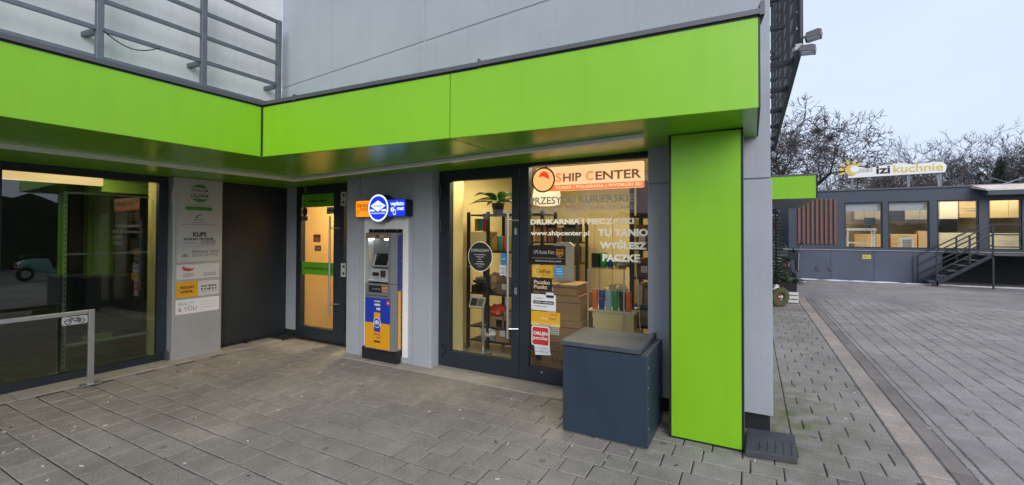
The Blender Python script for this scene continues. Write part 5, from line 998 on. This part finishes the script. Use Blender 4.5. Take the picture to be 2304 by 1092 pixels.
for k in range(9): x = 1.488+.1328*k; MB().box(x-.032, x+.032, FY-.05, FY-.001, 1.24, 2.84, mat('wood_slat', (.20, .085, .052), .6, var=.15, scale=6)).build('wood_slat', SR)
q = FB(FY, 1941, 574, 583, 1960, 574, 583); m = MB().fbox(FACADE(FY+.038), *q, 0, .006, mat('yellow_sign', (.72, .58, .05), .5)); m.scrib(FACADE(FY+.038), *inr(q, .15, .85, .55, .8), .008, INKG); m.scrib(FACADE(FY+.038), *inr(q, .1, .9, .2, .42), .008, INKG); tag(m.build('warning_sign'), 'small yellow notice on the dark showroom plinth', 'sign')
# awning on the right
aw = MB(); aw.hexa([(6.0, FY+.02, 3.06), (6.22, 18.6, 2.93), (10.5, 18.6, 2.93), (10.5, FY+.02, 3.06), (6.0, FY+.02, 3.16), (6.22, 18.6, 2.97), (10.5, 18.6, 2.97), (10.5, FY+.02, 3.16)], mat('pinkish_timber', (.66, .56, .50), .7, var=.2, scale=4)); aw.build('awning', SR); MB().box(6.25, 10.5, 18.62, FY-.001, 2.80, 2.925, NV).build('awning_beam', SR)
for x, y_, a, b in ((2.2, 19.6, .35, .25), (3.0, 19.6, .3, .2), (5.35, 19.4, .0, .55), (6.9, 19.8, -.5, .3), (7.4, 19.8, .6, .3)): MB().bar((x-a, y_, ZR+.03), (x+a*.4+.001, y_+.1, ZR+.05+b), .025, .025, RAILM).build('roof_brace', SR)
for x in (3.7, 4.55): MB().box(x-.06, x+.06, 19.5, 19.6, ZR+.05, ZR+.13, RACK).build('roof_vent', SR)
# roof sign
RS = thing('roof_sign', (4.1, 19.4, ZR), 'white cloud shaped roof sign with dark and yellow lettering', 'sign'); Y9 = 19.4; F9 = FACADE(Y9); sg = lambda px, py: PY(Y9, px, py)
z9 = lambda x, y: (1720+x/3.032, 340+y/3.032)
pts = [z9(*q) for q in ((570, 185), (575, 150), (590, 125), (620, 105), (660, 110), (700, 118), (750, 110), (800, 100), (870, 95), (880, 85), (940, 82), (1010, 92), (1060, 85), (1110, 82), (1160, 72), (1215, 75), (1242, 95), (1240, 125), (1232, 145))]
pp = [(sg(*q).x, sg(*q).z) for q in pts]; MB().prism(F9, list(reversed(pp)), -.05, .0, mat('sign_board_white', (.82, .82, .79), .5)).build('board', RS)
def st(t_, l, tl, bl, r, tr, br, mt, bo): q = dbox(Y9, z9, l, tl, bl, r, tr, br); MB().text(F9, t_, *q, .004, mt, bo).build('lettering', RS, kind='stuff')
st('izi', 762, 108, 158, 858, 98, 152, INK, .03); st('kuchnie', 880, 95, 150, 1220, 78, 135, mat('sign_yellow', (.72, .55, .14), .5), .02)
m = MB(); sc_ = (sg(*z9(590, 130)).x, sg(*z9(590, 130)).z); SY9 = mat('sun_yellow', (.72, .50, .10), .5)
m.prism(F9, disc(F9, sc_[0]+.02, sc_[1], .19, .19, 24), .002, .03, SY9); m.prism(F9, disc(F9, sc_[0]+.10, sc_[1]+.02, .13, .12, 20), .031, .034, mat('sign_board_white', (.82, .82, .79), .5)); m.build('sun_disc', RS)
for k, t_ in enumerate((205, 175, 142, 108, 72, 40)): d = Vector((math.cos(R(t_)), math.sin(R(t_)))); n_ = Vector((-d.y, d.x)); p_ = Vector(sc_); MB().prism(F9, [tuple(p_+d*.21-n_*.03), tuple(p_+d*.30-n_*.045), tuple(p_+d*.40), tuple(p_+d*.30+n_*.045), tuple(p_+d*.21+n_*.03)], .0, .03, SY9).build('sun_ray', RS)
m = MB(); m.scrib(F9, *dbox(Y9, z9, 615, 118, 150, 740, 112, 145), .006, mat('pale_print', (.50, .50, .48), .6)); m.build('small_print', RS, kind='stuff')
for px in (1918, 2045, 2117): x = sg(px, 400).x; MB().box(x-.04, x+.04, Y9-.0+.051, Y9+.12, ZR+.05, sg(px, 385).z, RAILM).build('post', RS)
# steps
ST_ = thing('steel_stairs', (5.4, 18.6, 0), 'dark steel stairs with railings up to the showroom door', 'stairs'); A, Bk = 18.25, 19.0; TRD = mat('tread', (.10, .11, .125), .4, metal=.5)
xs0, xs1 = 4.75, 6.1
for k in range(6):
    x = xs0+.04+.225*k; z = .17*(k+1)-.0; MB().box(x, x+.25, A+.03, Bk-.03, z-.03, z, TRD).build('tread', ST_)
for y_ in (A, Bk): MB().bar((xs0+.12, y_, .02), (xs1+.12, y_, 1.0), .04, .10, DST).build('stringer', ST_)
MB().box(xs1, 9.5, A, Bk+.05, .98, 1.02, TRD).build('landing', ST_)
for y_, posts in ((A, (4.98, 5.72, 6.22, 7.6)), (Bk, (4.72, 5.65))):
    zf = lambda x: max(0, min(1.0, (x-xs0)*.74)); zf2 = lambda x: min(1.9, 1.02+(x-4.9)*.69) if x > 4.7 else .95
    for x in posts: MB().box(x-.02, x+.02, y_-.02, y_+.02, 0. if x in (4.98, 6.22, 4.72) else zf(x), zf2(x), DST).build('post', ST_)
    for dz in (0, -.30, -.60): MB().bar((posts[0], y_, zf2(posts[0])+dz), (6.22, y_, 1.9+dz), .035, .035, DST).build('rail', ST_)
    if y_ == A:
        for dz in (0, -.30, -.66): MB().bar((6.22, y_, 1.9+dz), (9.0, y_, 1.9+dz), .035, .035, DST).build('rail', ST_)
# kitchens inside
TAU = mat('taupe_front', (.26, .22, .17), .5); KW = mat('kitchen_white', (.66, .60, .46), .4); BE = mat('beech_front', (.56, .38, .17), .5); KY = 20.6
K2 = lambda px, py: PY(KY, px, py)
def unit(name, l, t_, r, b_, mt, label, cat, nd=2, hor=False, Y0=KY, dep=.5):
    a, c_ = PY(Y0, l, t_), PY(Y0, r, b_); t = thing(name, ((a.x+c_.x)/2, Y0+dep/2, c_.z), label, cat); MB().box(a.x, c_.x, Y0+.02, Y0+dep, c_.z, a.z, mt).build('carcass', t)
    for k in range(nd):
        if hor: z0, z1 = c_.z+(a.z-c_.z)*k/nd, c_.z+(a.z-c_.z)*(k+1)/nd; MB().box(a.x+.005, c_.x-.005, Y0, Y0+.019, z0+.008, z1-.008, mt).build('drawer_front', t, bevel=.003); MB().box((a.x+c_.x)/2-.12, (a.x+c_.x)/2+.12, Y0-.02, Y0-.008, z1-.06, z1-.045, STEEL).build('handle', t)
        else: x0, x1 = a.x+(c_.x-a.x)*k/nd, a.x+(c_.x-a.x)*(k+1)/nd; MB().box(x0+.006, x1-.006, Y0, Y0+.019, c_.z+.006, a.z-.006, mt).build('door_front', t, bevel=.003)
    return t
zfl = 560
unit('wall_unit', 1922, 470, 1990, 494, TAU, 'taupe wall units in the first showroom window', 'cupboard', 3); unit('base_unit', 1922, 527, 1996, 562, BE, 'beech base units behind the white trestle table', 'cupboard', 3)
unit('wall_unit', 2036, 467, 2104, 494, TAU, 'taupe wall units in the second showroom window', 'cupboard', 2); unit('base_unit', 2004, 527, 2064, 562, BE, 'beech drawer unit in the second showroom window', 'cupboard', 3, True); unit('base_unit', 2066, 520, 2100, 562, mat('pink_beech', (.55, .35, .2), .5), 'pinkish island unit at the right of second window', 'cupboard', 1)
o = unit('microwave', 2003, 468, 2034, 496, mat('oven_black', (.012, .012, .013), .2), 'black built-in microwave in the second showroom window', 'microwave', 1)
unit('tall_unit', 2114, 452, 2156, 493, KW, 'white tall cupboard above the oven in third window', 'cupboard', 1); unit('oven', 2114, 495, 2155, 522, mat('oven_black', (.012, .012, .013), .2), 'black built-in oven in the third showroom window', 'oven', 1)
unit('wall_unit', 2158, 450, 2212, 490, BE, 'light oak wall units in the third showroom window', 'cupboard', 2, True); unit('base_unit', 2114, 524, 2214, 562, KW, 'white base drawers in the third showroom window', 'cupboard', 2, True)
unit('wall_unit', 2228, 452, 2312, 490, mat('cream_front', (.62, .48, .24), .45), 'cream wall units in the fourth showroom window', 'cupboard', 2); unit('base_unit', 2228, 525, 2312, 562, KW, 'white base units in the fourth showroom window', 'cupboard', 2, True)
TY = 19.7; q = lambda px, py: PY(TY, px, py); tb = thing('trestle_table', (q(1938, 540).x, TY+.2, 1.076), 'white trestle table standing in the first showroom window', 'table')
MB().box(q(1905, 515).x, q(1972, 515).x, TY, TY+.5, q(1938, 519).z, q(1938, 514).z, WHITE).build('table_top', tb)
for px in (1908, 1968):
    for y_ in (TY+.03, TY+.45): MB().box(q(px, 540).x-.02, q(px, 540).x+.02, y_, y_+.03, 1.076, q(px, 519).z, WHITE).build('leg', tb)
MB().box(q(1908, 540).x, q(1968, 540).x, TY+.04, TY+.06, q(1938, 548).z, q(1938, 545).z, WHITE).build('stretcher', tb)
mo = thing('monitor', (q(1959, 510).x, TY+.2, q(1938, 514).z), 'black monitor on the white trestle table', 'monitor'); MB().box(q(1947, 500).x, q(1972, 500).x, TY+.15, TY+.18, q(1960, 506).z, q(1960, 490).z, mat('oven_black', (.012, .012, .013), .2)).build('screen', mo); MB().box(q(1957, 500).x, q(1961, 500).x, TY+.16, TY+.19, q(1960, 514).z, q(1960, 506).z, RACK).build('stand', mo)
bx_ = thing('pale_box', (q(2043, 545).x, TY+.2, 1.076), 'pale grey box stand in the second showroom window', 'box'); MB().box(q(2029, 545).x, q(2058, 545).x, TY+.1, TY+.4, 1.076, q(2043, 535).z, WHITE).build('frame', bx_); MB().box(q(2033, 545).x, q(2053, 545).x, TY+.09, TY+.099, 1.1, q(2043, 539).z, mat('grey_front', (.38, .37, .36), .5)).build('front', bx_)
for i, x in enumerate((2.9, 4.5, 5.7, 7.2)):
    o = thing('showroom_lamp', (x, 20.2, 2.94), 'flat ceiling lamp in the showroom, number %s from its slatted end' % ('one', 'two', 'three', 'four')[i], 'lamp'); MB().box(x-.4, x+.4, 20.1, 20.3, 2.915, 2.935, emis('lamp_warm', (1, .82, .55), 3)).build('diffuser', o); area('lamp_light', (x, 20.0, 2.90), 1.4, 15, (1, .88, .68), o, 1.0)

# ================================================================== TREES
TWIG = mat('winter_bark', (.080, .068, .064), .9, var=.2, scale=5)
def bare_tree_mesh(seed, H, spread, depth=6, lean=.1, kids=(2, 3, 4)):
    rnd = random.Random(seed); m = MB()
    def grow(p, d, L_, r, lvl):
        segs = 3 if lvl < 3 else 2; q = p
        for s_ in range(segs):
            d = (d + Vector((rnd.gauss(0, .16), rnd.gauss(0, .16), rnd.gauss(.04, .10)))).normalized(); e = q + d*L_/segs; r2 = r*(1-.28/segs*(s_+1)); m.cyl(q, e, max(r, .009), TWIG, 6 if lvl < 2 else (4 if lvl < 4 else 3), max(r2, .007), False); q = e; r = r2
            if lvl >= 1 and s_ < segs-1 and lvl < depth: 
                a = d.orthogonal(); a.rotate(Matrix.Rotation(rnd.uniform(0, 6.28), 3, d)); grow(q, (d*.6+a*.8*spread).normalized(), L_*rnd.uniform(.45, .65), r*.5, lvl+1)
        if lvl < depth:
            for k in range(rnd.choice(kids)):
                a = d.orthogonal(); a.rotate(Matrix.Rotation(rnd.uniform(0, 6.28), 3, d)); grow(q, (d*.8+a*rnd.uniform(.35, .9)*spread).normalized(), L_*rnd.uniform(.55, .82), r*rnd.uniform(.55, .75), lvl+1)
    grow(Vector((0, 0, -.1)), Vector((lean, 0, 1)), H*.30, H*.024, 0)
    return m
TM = []
for sd_, H, sp, dp in ((5, 9.5, 1.0, 6), (8, 9, .9, 6), (13, 10, .55, 6), (17, 8, 1.05, 6)): mm = bare_tree_mesh(sd_, H, sp, dp); me = mm.mesh('branches'); top_ = max(v[2] for v in mm.v); TM.append((me, top_))
def tree(k, x, y, h, label, rot=0., mist=0, group='bare trees beyond the showroom'):
    me, top_ = TM[k]; t = thing('bare_tree', (x, y, 0), label, 'tree', group); o = bpy.data.objects.new('crown', me); COL.objects.link(o); o.parent = t; s_ = h/top_; o.scale = (s_, s_, s_); o.rotation_euler = (0, 0, rot)
    rnd = random.Random(k*7+int(x*10))
    for i in range(mist):
        m = MB(); c_ = Vector(MIST[i]); rr = .45
        for j in range(160): d = Vector((rnd.gauss(0, 1), rnd.gauss(0, 1), rnd.gauss(0, .8))).normalized(); m.cyl(c_, c_+d*rr*rnd.uniform(.6, 1), .012, TWIG, 3, .006, False)
        m.build('mistletoe', t)
    return t
MIST = [PY(30, 1787, 322), PY(30, 1838, 296), PY(30, 1868, 312), PY(30, 1852, 336)]
tree(0, 2.0, 30, 9.3, 'large bare tree with mistletoe balls behind the side canopy', 1.2, 4)
tree(1, 4.2, 31, 7.6, 'bare tree right of the mistletoe tree, behind sun emblem', 2.0); tree(3, 1.0, 33, 9.4, 'bare tree half hidden by the corner pier', .4); tree(3, 7.4, 36, 7.4, 'bare tree behind the dark letters of roof sign', 4.0)
rnd = random.Random(31)
spots = [(2, 17.2, 54, 11.6, 'tall thin bare tree rising right of the roof sign'), (0, 11.0, 46, 7.8, 'rounded bare tree behind the yellow letters'), (1, 14.2, 50, 8.6, 'bare tree just right of roof sign end'), (3, 20.5, 52, 9.8, 'bare tree above the timber awning'), (2, 22.5, 56, 10.6, 'slim bare tree at the right edge of the wood'), (1, 24.5, 58, 10.4, 'broad bare tree at the far right edge')]
for k, x, y, h, lab in spots: tree(k, x, y, h, lab, rnd.uniform(0, 6))
for i in range(7): tree(i % 4, 9+i*2.6+rnd.uniform(-.6, .6), 64+rnd.uniform(-3, 5), 9.2+rnd.uniform(-.6, 1), ('far bare tree in the grey row behind the showroom, %s of seven from left' % ('first', 'second', 'third', 'fourth', 'fifth', 'sixth', 'seventh')[i]), rnd.uniform(0, 6), group='far row of bare trees')
conifer(17.5, 50, 8.3, 2.0, 'dark evergreen between the bare trees above the awning', 12, False, .5, 12)
# brushwood below the far trees: reads as one mass
m = MB(); rnd = random.Random(77)
for i in range(9000):
    x, y = rnd.uniform(-6, 34), rnd.uniform(40, 66); h = rnd.uniform(2.6, 7.0)*(1 if rnd.random() < .8 else 1.2); p = Vector((x, y, rnd.uniform(0, h*.5))); d = Vector((rnd.gauss(0, .35), rnd.gauss(0, .3), 1)).normalized(); m.cyl(p, p+d*h*rnd.uniform(.3, .6), .022, TWIG, 3, .008, False)
m.build('brushwood', kind='stuff', label='grey tangle of leafless brushwood behind the showroom', category='brushwood')
# evergreen hedges out of view, added and sized to put dark reflections in the glass
HG = mat('hedge_green', (.022, .038, .020), .85, var=.45, scale=3, bump=.8, bscale=9)
def hedge(x0, y0, x1, y1, h, th, label, seed):
    rnd = random.Random(seed); d = Vector((x1-x0, y1-y0, 0)); L_ = d.length; d.normalize(); n_ = Vector((-d.y, d.x, 0)); m = MB(); k = m.m(HG); nx = int(L_/.5); prof = [(-1, 0), (-1.05, .35), (-.95, .7), (-.5, 1), (.5, 1), (.95, .7), (1.05, .35), (1, 0)]
    for i in range(nx+1):
        for a, b in prof: p = Vector((x0, y0, 0))+d*L_*i/nx+n_*th*(a+rnd.uniform(-.2, .2)); m.v.append((p.x, p.y, b*h*(1+(rnd.uniform(-.12, .12) if b else 0))))
    w_ = len(prof)
    for i in range(nx):
        for j in range(w_-1): q = i*w_+j; m.f.append((q, q+1, q+w_+1, q+w_)); m.mi.append(k)
    tag(m.build('hedge', None), label, 'hedge')
hedge(15, -14, 15, 14, 3.0, .8, 'tall dark hedge out of view right of the plaza, added for reflections', 1); hedge(-20, -13, 14, -13, 2.4, .8, 'dark hedge behind the camera, added for reflections', 2)
